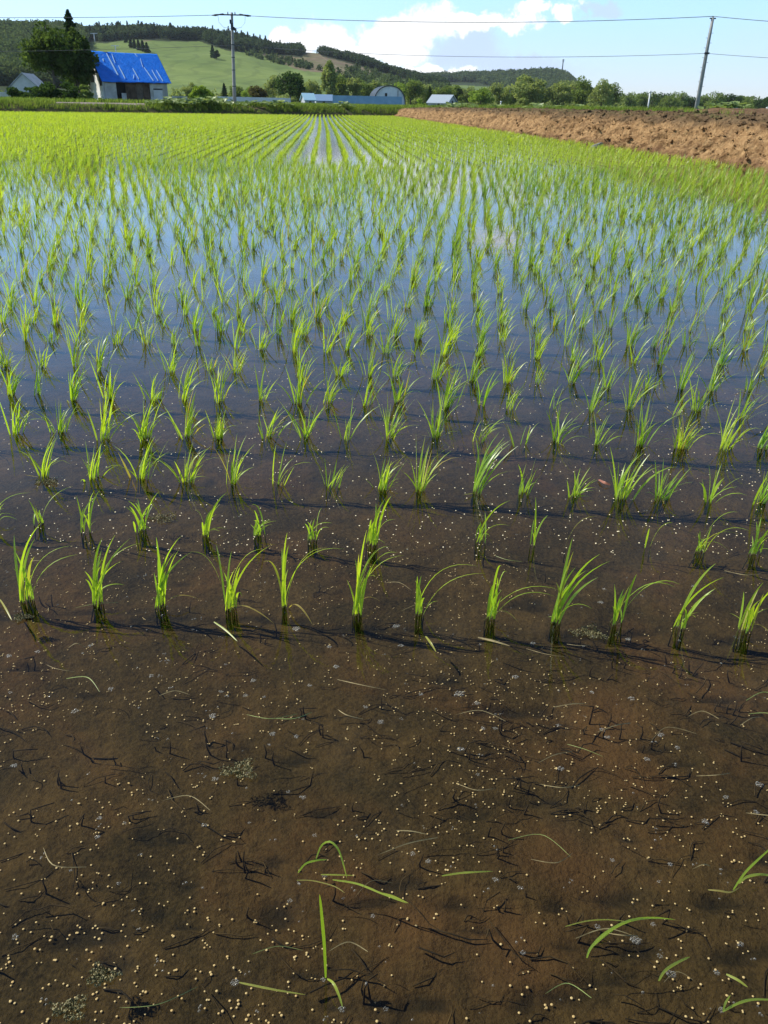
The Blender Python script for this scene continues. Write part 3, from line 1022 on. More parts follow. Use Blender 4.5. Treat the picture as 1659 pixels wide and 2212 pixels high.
wood_mass('lower_wood', 'mixed woodland on the lower right slope of the hill', 240, [WOOD_LOW], 420, 700, (az(720), az(985)), hz_main, (4, 7), (5, 8), 90, 1.2, WOODM, 0.1, 7)
LOWP = [[(850, 120), (1340, 120), (1340, 178), (850, 178)], [(1000, 170), (1330, 170), (1330, 225), (1100, 225), (1090, 195)], [(840, 175), (900, 180), (880, 215), (840, 215)]]
wood_mass('low_hill_wood', 'woodland over the long low hill beyond the tree belt', 3600, LOWP, 1050, 1620, (az(860), az(1330)), hz_low, (9, 14), (12, 18), 110, 2.6, WOODM, 0.0, 8)

# single trees on the meadow
for i, (px, yt, yb, w_, lab) in enumerate(((283, 84, 103, 9, 'first slim conifer of the short row on the meadow'), (291, 85, 105, 9, 'second slim conifer of the short row on the meadow'),
                                           (300, 86, 108, 10, 'third slim conifer of the short row on the meadow'), (309, 87, 111, 14, 'fourth and fuller conifer of the row on the meadow'),
                                           (318, 98, 114, 14, 'low spreading conifer closing the lower end of the meadow row'),
                                           (460, 98, 125, 12, 'slim conifer standing alone on the open meadow'), (467, 107, 128, 18, 'rounded dark tree beside the lone conifer on the meadow'),
                                           (272, 70, 92, 8, 'slim conifer just below the ridge wood on the meadow'))):
    a0 = az(px, yb)
    best = min(np.linspace(400, 815, 200), key=lambda d: abs(float(to_px(*[np.array(v) for v in (d * math.sin(a0), d * math.cos(a0), float(hz_main(np.array([a0]), np.array([d]))[0]))])[1]) - yb))
    zz = float(hz_main(np.array([a0]), np.array([best]))[0])
    hh = at(px, yt, best).z - zz
    tree('conifer_tree' if 'conifer' in lab else 'broadleaf_tree', (best * math.sin(a0), best * math.cos(a0), zz - 0.2), max(hh, 6), w_ / 1946 * best * 1.2,
         'broad' if 'rounded' in lab else 'cone', 'black', 500, 1.3, seed=400 + i, label=lab, z0f=0.05, group='single trees on the meadow')


# lift pylons on the meadow
def on_hill(px, yb):
    a0 = az(px, yb)
    best = min(np.linspace(400, 815, 200), key=lambda d: abs(float(to_px(*[np.array(v) for v in (d * math.sin(a0), d * math.cos(a0), float(hz_main(np.array([a0]), np.array([d]))[0]))])[1]) - yb))
    return Vector((best * math.sin(a0), best * math.cos(a0), float(hz_main(np.array([a0]), np.array([best]))[0]))), best


for px, yt, yb, lab in ((205, 77, 92, 'upper pale lift pylon with a crossarm on the meadow'), (251, 103, 118, 'lower pale lift pylon standing above the barn roof')):
    p_, d_ = on_hill(px, yb)
    h = (yb - yt) / 1946 * d_ * 1.05
    root = tag(empty('lift_pylon', p_), lab, 'pylon', 'lift pylons on the meadow')
    MB().tube([(0, 0, -0.5), (0, 0, h)], [0.45, 0.35], 8).build('mast', WHITEW, root, True)
    MB().box((0, 0, h), (5.2, 0.4, 0.5)).build('crossarm', WHITEW, root)


# ------------------------------------------------------------------ buildings
WALL = var('weathered_plaster', (0.38, 0.37, 0.34), (0.62, 0.60, 0.56), 1.3, 0.9)
WOODB = pbr('weathered_boards', lambda N: N.mix(N.ramp(N.noise(2.0, 5, 0.7, pos(N)), [(0.35, 0), (0.65, 1)]), (0.060, 0.040, 0.026), (0.15, 0.10, 0.065)), 0.9)
DARKIN = pbr('dark_interior', (0.02, 0.018, 0.016), 0.9)


def tarp_col(N):
    p = pos(N)
    a = N.ramp(N.noise(1.5, 4, 0.6, p), [(0.35, 0), (0.65, 1)])
    return N.mix(a, (0.003, 0.160, 0.70), (0.008, 0.210, 0.84))


TARP = pbr('blue_tarpaulin', tarp_col, 0.42, lambda N: (N.noise(3.5, 4, 0.6, pos(N), 1.0), 0.8, 0.10))
TARPW = pbr('bare_roof_sheet', (0.35, 0.55, 0.74), 0.5)


def local_frame(px, dist, z, phi):
    g = at(px, 226, dist)
    a = math.atan2(g.x, g.y)
    return empty_frame((g.x, g.y, z), -a + phi)


def empty_frame(loc, rz):
    return loc, rz


# barn; local x runs along the front, y goes back, origin at the front left corner
BD = 100.0
loc, rz_b = local_frame(231, BD, 0.55, R(15))
barn = empty('barn', loc, rz_b)
tag(barn, 'old barn with a bright blue tarpaulin over its roof', 'barn')
BW, BDp, BH, RH = 6.75, 7.0, 2.35, 5.0
# front wall in three fields around an opening, gable walls, back wall
MB().box((0.60, 0.08, BH / 2), (1.20, 0.16, BH)).box((3.7, 0.08, BH - 0.12), (4.99, 0.14, 0.24)).box((5.0, 0.08, 1.05), (0.35, 0.16, 2.1)).box((6.475, 0.08, 1.05), (0.55, 0.16, 2.1)) \
    .box((5.689, 0.08, 1.83), (1.02, 0.15, 0.54)).build('front_wall', WALL, barn)
mbp = MB()
for k in range(11):
    x_ = 2.32 + k * 0.235
    if 5 <= k <= 7:
        continue
    mbp.box((x_, 0.13 + 0.012 * (k % 2), 1.15), (0.225, 0.05, 2.28))
mbp.build('board_wall', WOODB, barn)
MB().box((3.73, 0.17, 1.02), (0.70, 0.05, 2.0)).box((3.73, 0.125, 1.5), (0.68, 0.04, 0.07)).box((3.73, 0.125, 0.5), (0.68, 0.04, 0.07)).build('door', var('barn_door', (0.10, 0.075, 0.055), (0.17, 0.13, 0.09), 4), barn)
fr_ = MB().box((5.69, 0.04, 1.52), (1.16, 0.06, 0.08)).box((5.14, 0.04, 0.74), (0.07, 0.06, 1.48)).box((6.24, 0.04, 0.74), (0.07, 0.06, 1.48)).build('garage_door', STEELD, barn)
mbd = MB()
for k in range(6):
    mbd.box((5.69, 0.05 + 0.006 * (k % 2), 0.13 + k * 0.235), (1.02, 0.03, 0.232))
mbd.build('door_panel', WHITEW, fr_)
MB().box((1.85, 0.45, 1.15), (1.3, 0.04, 2.2)).build('opening', DARKIN, barn)
MB().box((1.95, 0.03, 0.55), (0.5, 0.05, 1.0)).build('leaning_board', WALL, barn)
# gables
for nm, gx0 in (('gable_wall', 0.08), ('gable_wall', BW - 0.08)):
    prof = [(0, 0), (BDp, 0), (BDp, BH), (BDp / 2, RH - 0.2), (0, BH)]
    vs = [(gx0 - 0.07, y_ + (0.17 if y_ == 0 else 0), z_) for y_, z_ in prof] + [(gx0 + 0.07, y_ + (0.17 if y_ == 0 else 0), z_) for y_, z_ in prof]
    MB().add(vs, [(0, 1, 2, 3, 4), (9, 8, 7, 6, 5)] + [(i, i + 5, (i + 1) % 5 + 5, (i + 1) % 5) for i in range(5)]).build(nm, var('gable_plaster', (0.50, 0.48, 0.42), (0.72, 0.70, 0.64), 2.2, 0.9, lo=0.3, hi=0.5), barn)
win = MB().box((-0.03, 1.2, 2.2), (0.08, 0.9, 1.0)).build('window', WOODB, barn)
MB().box((-0.075, 1.2, 2.2), (0.02, 0.74, 0.84)).build('pane', DARKIN, win)
MB().box((-0.02, 4.6, 2.9), (0.08, 1.3, 1.7)).build('torn_cladding', WOODB, barn)
MB().box((-0.06, 0.35, 1.2), (0.10, 0.10, 2.3)).build('corner_post', WHITEW, barn)
MB().box((BW / 2, BDp - 0.08, BH / 2), (BW - 0.4, 0.14, BH)).build('back_wall', WALL, barn)
# roof sheets with the tarpaulin's folds


def roof_sheet(y0, z0, y1, z1, x0, x1, thick=0.05, nu=90, nv=30, fold=0.035):
    u = np.linspace(0, 1, nu)
    v = np.linspace(0, 1, nv)
    U, V_ = np.meshgrid(u, v, indexing='ij')
    X = x0 + (x1 - x0) * U
    Y = y0 + (y1 - y0) * V_
    Z = z0 + (z1 - z0) * V_
    f = fbm2(U * 8 + V_ * 1.5, V_ * 1.2, 1.7, 4, 71) * fold + np.abs(fbm2(U * 10 + V_ * 2.2, V_ * 0.4, 1.5, 2, 72)) * fold * 0.9
    Z = Z + f
    e = np.where((V_ == 0), fbm2(U, U * 0, 9, 3, 73) * 0.08, 0)
    Z = Z + e - 0.06 * np.sin(PI * U) * (V_ == 1)
    top = np.stack([X, Y, Z], -1).reshape(-1, 3)
    bot = top - np.array([0, 0, thick])
    Fg = grid_faces(nu, nv)
    n = nu * nv
    edge = []
    idx = np.arange(n).reshape(nu, nv)
    for ring in (idx[:, 0], idx[-1, :], idx[::-1, -1], idx[0, ::-1]):
        for a, b in zip(ring[:-1], ring[1:]):
            edge.append((a, b, b + n, a + n))
    return np.concatenate([top, bot]), np.concatenate([Fg, Fg[:, ::-1] + n, np.array(edge)])


OV = 0.45
sl = (RH - BH) / (BDp / 2)
V1, F1 = roof_sheet(-OV, BH + 0.08 - OV * sl, BDp / 2, RH, -0.35, BW + 0.35)
V2, F2 = roof_sheet(BDp + OV, BH + 0.08 - OV * sl, BDp / 2 + 0.01, RH - 0.004, -0.35, BW + 0.35)
roof = link('roof', mesh_np('roof', V1, F1, smooth=True), barn, TARP)
link('roof', mesh_np('roof', V2, F2[:, ::-1], smooth=True), barn, TARP)
MB().box((BW / 2, -0.28, BH - 0.31), (BW + 0.3, 0.06, 0.06)).build('eave_board', WOODB, barn)


def roofpt(u, v, up=0.06):
    return Vector((-0.35 + (BW + 0.7) * u, -OV + (BDp / 2 + OV) * v, BH + 0.08 - OV * sl + (RH - BH - 0.08 + OV * sl) * v + up))


for (u0, v0, u1, v1, wd) in ((0.245, 0.93, 0.265, 0.20, 0.20), (0.32, 0.92, 0.305, 0.60, 0.10), (0.335, 0.52, 0.345, 0.10, 0.15), (0.16, 0.74, 0.15, 0.64, 0.16),
                             (0.50, 0.24, 0.465, 0.10, 0.12), (0.525, 0.45, 0.54, 0.09, 0.14), (0.71, 0.80, 0.685, 0.50, 0.08), (0.70, 0.50, 0.745, 0.05, 0.13),
                             (0.80, 0.42, 0.815, 0.06, 0.13), (0.865, 0.42, 0.885, 0.05, 0.13), (0.66, 0.96, 0.68, 0.86, 0.10)):
    a, b = roofpt(u0, v0), roofpt(u1, v1)
    mid = a.lerp(b, 0.5) + Vector((random.uniform(-.03, .03), 0, 0.02))
    vs = []
    for q, ww in ((a, wd * 0.16), (mid, wd * 0.36), (b, wd * 0.30)):
        vs += [q + Vector((-ww, 0, 0)), q + Vector((ww, 0, 0.015))]
    lo_ = [v - Vector((0, 0, 0.03)) for v in vs]
    MB().add(vs + lo_, [(0, 1, 3, 2), (2, 3, 5, 4), (6, 8, 9, 7), (8, 10, 11, 9), (0, 2, 8, 6), (2, 4, 10, 8), (1, 7, 9, 3), (3, 9, 11, 5), (0, 6, 7, 1), (4, 5, 11, 10)]).build('bare_strip', TARPW, roof)


def gable_house(name, label, px, dist, phi, w, d, h, rh, wall, roofm, z=GZ0, cat='house', wins=(), over=0.25, door=None):
    """front is a long side (local x); ridge runs along x"""
    loc, rz = local_frame(px, dist, z, phi)
    root = empty(name, loc, rz)
    tag(root, label, cat)
    prof = [(0, 0), (d, 0), (d, h), (d / 2, rh), (0, h)]
    vs = [(0, a, b) for a, b in prof] + [(w, a, b) for a, b in prof]
    MB().add(vs, [(0, 4, 3, 2, 1), (5, 6, 7, 8, 9)] + [(i, (i + 1) % 5, (i + 1) % 5 + 5, i + 5) for i in (0, 1, 4)]).build('wall', wall, root)
    s_ = (rh - h) / (d / 2)
    mb = MB()
    for sgn, ya, yb in ((1, -over, d / 2), (-1, d + over, d / 2)):
        za, zb = h - over * s_ + 0.05, rh + 0.05
        vs = [(-over, ya, za), (w + over, ya, za), (w + over, yb, zb), (-over, yb, zb)]
        mb.add(vs + [(a, b, c + 0.12) for a, b, c in vs], [(0, 3, 2, 1), (4, 5, 6, 7), (0, 1, 5, 4), (1, 2, 6, 5), (2, 3, 7, 6), (3, 0, 4, 7)])
    mb.build('roof', roofm, root)
    for face, a, b, ww, hh in wins:
        if face == 'f':
            f = MB().box((a, -0.03, b), (ww, 0.08, hh)).build('window', WHITEW, root)
            MB().box((a, -0.08, b), (ww * .8, 0.03, hh * .8)).build('pane', DARKIN, f)
        else:
            f = MB().box((-0.03 if face == 'l' else w + 0.03, a, b), (0.08, ww, hh)).build('window', WHITEW, root)
            MB().box((-0.08 if face == 'l' else w + 0.08, a, b), (0.03, ww * .8, hh * .8)).build('pane', DARKIN, f)
    return root


ROOFG = pbr('grey_sheet_roof', (0.34, 0.40, 0.46), 0.4)
ROOFB = pbr('blue_sheet_roof', (0.20, 0.31, 0.46), 0.4)
GREYW = var('grey_siding', (0.30, 0.33, 0.36), (0.42, 0.45, 0.48), 1.0)
OLDW = var('whitewashed_wall', (0.56, 0.57, 0.58), (0.68, 0.69, 0.70), 1.0)
gable_house('house', 'pale gabled house half hidden behind the big tree', 101, 128, R(78), 6.2, 5.0, 0.9, 3.1, OLDW, GREYW, wins=(('l', 1.6, 0.9, 0.9, 0.9),))
gable_house('house', 'small house with a pale blue gable roof beside the dark conifer', 659, 170, R(14), 1.9, 3.0, 0.9, 1.9, GREYW, pbr('pale_blue_roof', (0.36, 0.58, 0.70), 0.4), wins=(('f', 1.0, 0.5, 0.6, 0.5),))
gable_house('shed', 'long low shed with a dull blue-grey roof', 683, 178, R(4), 3.2, 4.0, 0.8, 1.8, GREYW, ROOFB, cat='shed', wins=(('f', 1.5, 0.6, 0.7, 0.5),))
gable_house('house', 'low house with a blue-grey roof left of the tall trees', 924, 190, R(-28), 4.6, 4.4, 0.9, 2.3, GREYW, ROOFG, wins=(('f', 2.6, 0.6, 0.8, 0.5), ('r', 2.2, 1.1, 0.8, 0.7)))

# white arched warehouse
loc, rz = local_frame(809, 205, GZ0, R(6))
wh = tag(empty('warehouse', loc, rz), 'white warehouse with a dark rounded arch roof', 'warehouse')
W_, H_ = 6.9, 4.1
arc = [(W_ / 2 - W_ / 2 * math.cos(PI * k / 18) ** 1 * (1.0), 0.4 + (H_ - 0.4) * math.sin(PI * k / 18) ** 0.8) for k in range(19)]
front = [(0, 0)] + arc + [(W_, 0)]
nf = len(front)
MB().add([(a, 0, b) for a, b in front] + [(a, 12, b) for a, b in front], [tuple(range(nf))[::-1], tuple(range(nf, 2 * nf))] + [(0, nf, nf + 1, 1)]).build('wall', pbr('white_siding', lambda N: N.mix(N.ramp(N.noise(0.8, 4, 0.6, pos(N)), [(0.4, 0), (0.6, 1)]), (0.58, 0.64, 0.72), (0.72, 0.77, 0.82)), 0.7), wh)
mb = MB()
vo = [(W_ / 2 + (a - W_ / 2) * 1.06, -0.3, b * 1.05) for a, b in arc] + [(W_ / 2 + (a - W_ / 2) * 1.06, 12.3, b * 1.05) for a, b in arc]
vi = [(a, -0.3, b) for a, b in arc] + [(a, 12.3, b) for a, b in arc]
fs = []
for k in range(18):
    fs += [(k, k + 1, k + 20, k + 19), (38 + k, 38 + k + 19, 38 + k + 20, 38 + k + 1), (k, 38 + k, 38 + k + 1, k + 1)]
mb.add(vo + vi, fs).build('roof', STEELD, wh)
MB().box((2.6, -0.06, 2.35), (0.5, 0.1, 0.7)).build('vent', DARKIN, wh)
MB().tube([(5.3, -0.12, 0), (5.3, -0.12, 3.3)], 0.06, 6).build('downpipe', STEELD, wh)


def panel_fence(name, label, px0, px1, dist, h, mat, y1d=None, n=None, cat='fence', z=GZ0):
    a, b = at(px0, 226, dist), at(px1, 226, y1d or dist)
    v = Vector((b.x - a.x, b.y - a.y))
    L = v.length
    root = tag(empty(name, (a.x, a.y, z), math.atan2(v.y, v.x)), label, cat)
    n = n or max(2, int(L / 2))
    mb = MB()
    k = int(L / 0.25)
    for i in range(k):
        mb.box(((i + .5) * L / k, 0.012 * (i % 2), h / 2), (L / k - 0.004, 0.03, h))
    mb.build('panel', mat, root)
    for i in range(n + 1):
        MB().box((i * L / n, 0.07, h / 2 + 0.02), (0.07, 0.07, h + 0.04)).build('post', GREYW, root)
    return root


panel_fence('fence', 'long blue sheet fence in front of the white warehouse', 719, 868, 165, 1.72, var('blue_sheet', (0.17, 0.33, 0.52), (0.24, 0.42, 0.62), 0.7, 0.5))
panel_fence('wall_fence', 'long low whitish sheet wall running behind the left pole', 472, 628, 118, 0.93, var('whitish_sheet', (0.66, 0.68, 0.70), (0.78, 0.80, 0.82), 0.7, 0.6), y1d=122)
panel_fence('wall_fence', 'short low whitish sheet wall between barn and bright bush', 374, 405, 116, 0.85, GREYW)
panel_fence('wall_fence', 'low pale sheet wall at the left edge of the view', -30, 22, 112, 0.90, WHITEW)


# ------------------------------------------------------------------ poles and wires
def pole_line(base_px, top_px, dist, zb):
    b = at(base_px[0], base_px[1], dist)
    t = at(top_px[0], top_px[1], dist)
    return Vector((b.x, b.y, zb)), t


pb, pt = pole_line((508, 246), (500.5, 27), 80.5, 0.35)
left_pole = tag(empty('utility_pole', pb), 'concrete utility pole with a crossarm at the far edge of the field', 'utility pole', 'utility poles')
v = pt - pb
MB().tube([v * k for k in (-0.02, .25, .5, .75, 1)], [0.165, 0.15, 0.135, 0.12, 0.105], 12).build('pole', CONC, left_pole, True)
ca = v * 0.975
MB().box((ca.x, ca.y - 0.14, ca.z), (1.9, 0.09, 0.09)).build('crossarm', STEELD, left_pole)
lc = v * 0.77
for sx in (-1.0, 1.0):
    ins = MB()
    x0, x1 = ca.x + sx * 0.55, ca.x + sx * 1.66
    prs = [(x0, ca.z), (x0 + sx * .18, ca.z + .03), (x0 + sx * .5, ca.z - 0.0), (x0 + sx * .8, ca.z - .04), (x1, ca.z - .05)]
    ins.tube([(a, ca.y - 0.14, b) for a, b in prs], [0.035, 0.075, 0.05, 0.08, 0.035], 8)
    ins.build('strain_insulator', STEELD, left_pole, True)
    MB().tube([(ca.x + sx * .30, ca.y - .14, ca.z + .02), (ca.x + sx * .30, ca.y - .14, ca.z + .22)], [0.05, 0.035], 8).build('pin_insulator', STEELD, left_pole, True)
    MB().tube([(ca.x + sx * 1.15, ca.y - .14, ca.z - .02), (ca.x + sx * 1.1, ca.y - .14, ca.z - .55), (ca.x + sx * .75, ca.y - .1, ca.z - .9), (ca.x + sx * .1, ca.y - .1, ca.z - 1.0)], 0.012, 5).build('jumper_wire', WIRE, left_pole, True)
q = v * 0.86
MB().box((q.x + 0.03, q.y - 0.2, q.z), (0.20, 0.2, 0.5)).box((q.x - 0.10, q.y - 0.16, q.z + 0.35), (0.12, 0.12, 0.3)).build('switch_box', STEELD, left_pole)
MB().tube([(q.x + .14, q.y - .2, q.z - .05), (q.x + .26, q.y - .2, q.z - .25)], [0.08, 0.11], 8).build('insulator', STEELD, left_pole)
mb = MB()
for k in (0.25, 0.42, 0.55, 0.68):
    w_ = v * k
    mb.tube([w_ + Vector((0, 0, -0.03)), w_ + Vector((0, 0, 0.03))], 0.155, 12)
mb.build('pole_band', STEELD, left_pole)

pb2, pt2 = pole_line((1501.5, 249), (1540, 38), 74, 0.60)
right_pole = tag(empty('utility_pole', pb2), 'plain leaning utility pole behind the earth bank', 'utility pole', 'utility poles')
v2 = pt2 - pb2
MB().tube([v2 * k for k in (-0.02, .25, .5, .75, 1)], [0.17, 0.155, 0.14, 0.12, 0.105], 12).build('pole', CONC, right_pole, True)
t2 = v2 * 0.995
MB().box((t2.x, t2.y - 0.02, t2.z - 0.02), (0.45, 0.08, 0.08)).tube([(t2.x, t2.y, t2.z), (t2.x, t2.y, t2.z + .12)], 0.05, 8).build('wire_bracket', STEELD, right_pole)
m2_ = v2 * 0.65
MB().box((m2_.x, m2_.y - 0.1, m2_.z), (0.34, 0.14, 0.12)).build('wire_clamp', STEELD, right_pole)
for k in np.linspace(0.12, 0.85, 16):
    w_ = v2 * float(k)
    sx = 1 if int(k * 100) % 2 else -1
    MB().tube([w_, w_ + Vector((sx * 0.26, 0, 0))], 0.012, 5).build('step_bolt', STEELD, right_pole)


def wire(name, a, b, sag, label, r=0.021, n=40):
    pts = []
    for i in range(n + 1):
        t_ = i / n
        p = a.lerp(b, t_)
        p.z -= sag * 4 * t_ * (1 - t_)
        pts.append(p)
    o = MB().tube(pts, r, 5).build(name, WIRE, None, True)
    return tag(o, label, 'wire', 'overhead wires')


wl = Vector((pb.x + ca.x - 1.66, pb.y + ca.y - .14, pb.z + ca.z - .05))
wr = Vector((pb.x + ca.x + 1.66, pb.y + ca.y - .14, pb.z + ca.z - .05))
lw_ = pb + lc
wire('overhead_wire', wr, pt2 + Vector((0, 0, .08)), 0.42, 'upper overhead wire between the two poles', 0.022)
wire('overhead_wire', at(-160, 37, 86), wl, 0.10, 'upper overhead wire running left from the crossarm')
wire('overhead_wire', pt2 + Vector((0, 0, .08)), at(1820, 56, 72), 0.05, 'upper overhead wire running right from the leaning pole')
wire('overhead_wire', pb + v * 0.675, pb2 + m2_, 0.52, 'lower overhead wire between the two poles', 0.015)
wire('overhead_wire', at(-160, 112, 86), pb + v * 0.675, 0.12, 'lower overhead wire running left past the barn roof', 0.013)
wire('overhead_wire', pb2 + m2_, at(1820, 133, 72), 0.05, 'lower overhead wire running right from the leaning pole', 0.015)

# mast on the low hill
a0 = az(1216)
zz = float(hz_low(np.array([a0]), np.array([1470.0]))[0])
mt_ = at(1217, 128, 1470)
mast = tag(empty('radio_mast', (mt_.x, mt_.y, zz)), 'thin radio mast standing on the end of the low hill', 'mast')
hm = mt_.z - zz
MB().tube([(0, 0, 0), (0, 0, hm)], [1.1, 0.7], 6).build('shaft', STEELD, mast)
MB().tube([(0, 0, hm * 0.88), (0, 0, hm)], 1.5, 8).build('antenna', GREYW, mast)
MB().box((0.9, 0, hm * 0.35), (1.6, 0.8, 2.5)).build('dish', GREYW, mast)
# white posts among the weeds
for px, yt, yb, d_, lab, r_ in ((1403, 200, 230, 60, 'slim white pipe standing in the weeds left of the leaning pole', 0.045), (1081, 221, 230, 82, 'short white stake in the weeds beyond the bank', 0.05)):
    b_ = at(px - 3, yb, d_)
    t_ = at(px + 1.5, yt, d_)
    root = tag(empty('marker_post', (b_.x, b_.y, 0.6)), lab, 'post')
    dv = Vector((t_.x - b_.x, 0, t_.z - 0.6))
    MB().tube([(0, 0, 0), dv], r_, 8).build('post', WHITEW, root, True)
    MB().tube([dv, dv + Vector((0, 0, 0.10))], r_ * 1.6, 8).build('cap', WHITEW, root, True)
p_ = gp(1283, 321)
rk = MB()
r3 = [[(-.17, 0, .02), (-.06, -.06, .0), (.12, -.05, .04), (.20, 0, .12), (.10, .06, .06), (-.08, .06, .02)], [(-.10, 0, .07), (-.04, -.03, .08), (.08, -.03, .12), (.15, 0, .15), (.08, .03, .13), (-.05, .03, .08)]]
rk.add(r3[0] + r3[1], [(0, 5, 4, 3, 2, 1), (6, 7, 8, 9, 10, 11)] + [(i, (i + 1) % 6, (i + 1) % 6 + 6, i + 6) for i in range(6)])
o = rk.build('stone', var('grey_stone', (0.14, 0.14, 0.15), (0.26, 0.26, 0.27), 12))
o.location = (p_.x + .05, p_.y, 0.02)
tag(o, 'flat grey stone lying at the foot of the earth bank', 'stone')
# dark pipe on the soil behind the bank
a_p, b_p = at(1534, 249, 52), at(1592, 235, 56)
tag(MB().tube([a_p, a_p.lerp(b_p, .5), b_p], 0.07, 8).build('drain_pipe', pbr('black_plastic', (0.02, 0.02, 0.022), 0.5), None, True), 'black pipe lying against the soil heap right of the leaning pole', 'pipe')
# marker stake at the far left edge
p_ = gp(85, 243)
root = tag(empty('marker_post', (p_.x, p_.y + 0.2, 0)), 'tiny white stake at the far left edge of the rice', 'post')
MB().tube([(0, 0, -.05), (0, 0, .22)], 0.05, 8).build('post', WHITEW, root)


# ------------------------------------------------------------------ weeds
def tuft_mass(n, pts, hr, wr, per):
    """grass blades: triangles strip at given points (array n x 3)"""
    B = np.repeat(pts, per, 0)
    m = len(B)
    B[:, :2] += rng.normal(0, 0.10, (m, 2))
    h = rng.uniform(hr[0], hr[1], m)
    th = rng.uniform(0, 2 * PI, m)
    ln = rng.uniform(0.1, 0.6, m) * h
    w = rng.uniform(wr[0], wr[1], m)
    u = np.stack([np.cos(th), np.sin(th), np.zeros(m)], 1)
    p_ = np.stack([-np.sin(th), np.cos(th), np.zeros(m)], 1)
    mid = B + u * (ln * 0.35)[:, None] + np.array([0, 0, 1]) * (h * 0.6)[:, None]
    tip = B + u * ln[:, None] + np.array([0, 0, 1]) * h[:, None]
    V = np.stack([B - p_ * w[:, None], B + p_ * w[:, None], mid + p_ * w[:, None] * .8, tip, mid - p_ * w[:, None] * .8], 1)
    base = np.arange(m)[:, None] * 5
    Fq = np.concatenate([base + np.array([0, 1, 2, 4])], 0)
    # tip as quad with repeated mid line -> use 4-gon (4,2,3,3) avoided: split by a tiny point
    V4 = np.concatenate([V, (tip - u * 0.004)[:, None, :]], 1)
    base = np.arange(m)[:, None] * 6
    Fq = np.concatenate([base + np.array([0, 1, 2, 4]), base + np.array([4, 2, 3, 5])], 0)
    return V4.reshape(-1, 3), Fq, np.repeat(rng.random(m), 6)


GRASS = foliage('weed_grass', (0.110, 0.175, 0.038), (0.250, 0.320, 0.075), 0.45, 0.6)
S = rng.uniform(-100, 3.0, 11000)
T = rng.uniform(0.35, 3.3, 11000)
T = np.where(rng.random(11000) < 0.25, rng.uniform(3.3, 4.1, 11000), T)
keep = fbm2(S, T, 0.5, 3, 81) > -0.42
px_, _ = to_px(C2.x + fd.x * S + fn.x * T, C2.y + fd.y * S + fn.y * T, 0.6 + 0 * S)
bare = (px_ > 118) & (px_ < 318) & (T > 1.0)
keep &= ~bare
S, T = S[keep], T[keep]
zz = np.interp(T, t := np.array([-0.5, -0.1, 0.15, 0.4, 0.7, 1.0, 1.4, 1.9, 2.6, 3.4]), np.array([-0.12, -0.06, 0.06, 0.25, 0.42, 0.53, 0.61, 0.65, 0.665, 0.60]))
PT = np.stack([C2.x + fd.x * S + fn.x * T, C2.y + fd.y * S + fn.y * T, zz], 1)
V, Fq, ti = tuft_mass(len(PT), PT, (0.10, 0.34), (0.010, 0.026), 8)
tag(link('verge_grass', mesh_np('verge_grass', V, Fq, tint=ti), None, GRASS), 'rough grass and weeds along the far verge of the field', 'grass', kind='stuff')
# weeds behind the earth bank
n_ = 15000
S = rng.uniform(2, 92, n_)
T = 3.4 + rng.random(n_) ** 1.4 * 26
PT = np.stack([C2.x + bd.x * S + bn_.x * T, C2.y + bd.y * S + bn_.y * T, np.full(n_, 0.58)], 1)
keep = (fbm2(PT[:, 0], PT[:, 1], 0.25, 3, 84) > -0.5)
px_, _ = to_px(PT[:, 0], PT[:, 1], PT[:, 2])
keep &= ~((px_ > 1500) & (T > 4))
keep &= ~((px_ > 1420) & (T < 8) & (rng.random(n_) < 0.7))
PT = PT[keep]
V, Fq, ti = tuft_mass(len(PT), PT, (0.22, 0.58), (0.012, 0.03), 8)
tag(link('bank_weeds', mesh_np('bank_weeds', V, Fq, tint=ti), None, GRASS), 'green weeds growing on the flat land behind the earth bank', 'weeds', kind='stuff')
# far field weeds beyond verge (behind road)
n_ = 9000
S = rng.uniform(-60, 40, n_)
T = 8 + rng.random(n_) ** 1.2 * 45
PT = np.stack([C2.x + fd.x * S + fn.x * T, C2.y + fd.y * S + fn.y * T, np.full(n_, 0.6)], 1)
V, Fq, ti = tuft_mass(len(PT), PT, (0.2, 0.5), (0.02, 0.05), 6)
tag(link('meadow_grass', mesh_np('meadow_grass', V, Fq, tint=ti), None, GRASS), 'tall meadow grass between the road and the houses', 'grass', kind='stuff')

BUTT = foliage('butterbur_leaf', (0.120, 0.190, 0.055), (0.330, 0.410, 0.150), 0.3, 2.0, 0.05, 0.3)


def butterbur_mesh(seed, n, w, d, h, lr):
    r = np.random.default_rng(seed)
    Vs, Fs, Ts = [], [], []
    st = MB()
    for i in range(n):
        c = Vector((r.uniform(-w / 2, w / 2), r.uniform(-d / 2, d / 2), 0))
        hh = h * r.uniform(0.45, 1.0) * (1 - 0.5 * abs(c.x) / (w / 2 + .01))
        c.z = hh
        nx, ny = r.normal(0, 0.35, 2)
        nrm = Vector((nx, ny - 0.25, 1)).normalized()
        u = nrm.orthogonal().normalized()
        v_ = nrm.cross(u)
        rr = lr * r.uniform(0.6, 1.2)
        k = 9
        b = len(Vs)
        Vs.append(c - nrm * rr * 0.25)
        for j in range(k):
            th = 2 * PI * j / k
            q = rr * (1 - (0.5 if j == 0 else 0)) * (1 + 0.08 * math.sin(5 * th))
            Vs.append(c + u * (math.cos(th) * q) + v_ * (math.sin(th) * q))
        for j in range(0, k, 1):
            Fs.append((b, b + 1 + j, b + 1 + (j + 1) % k))
        Ts += [r.random()] * (k + 1)
        st.tube([(c.x * 0.9, c.y, 0), c - nrm * rr * 0.25], 0.012, 4, False)
    return mesh_np('leaves', Vs, np.array(Fs), tint=np.array(Ts)), st.mesh('stalks')


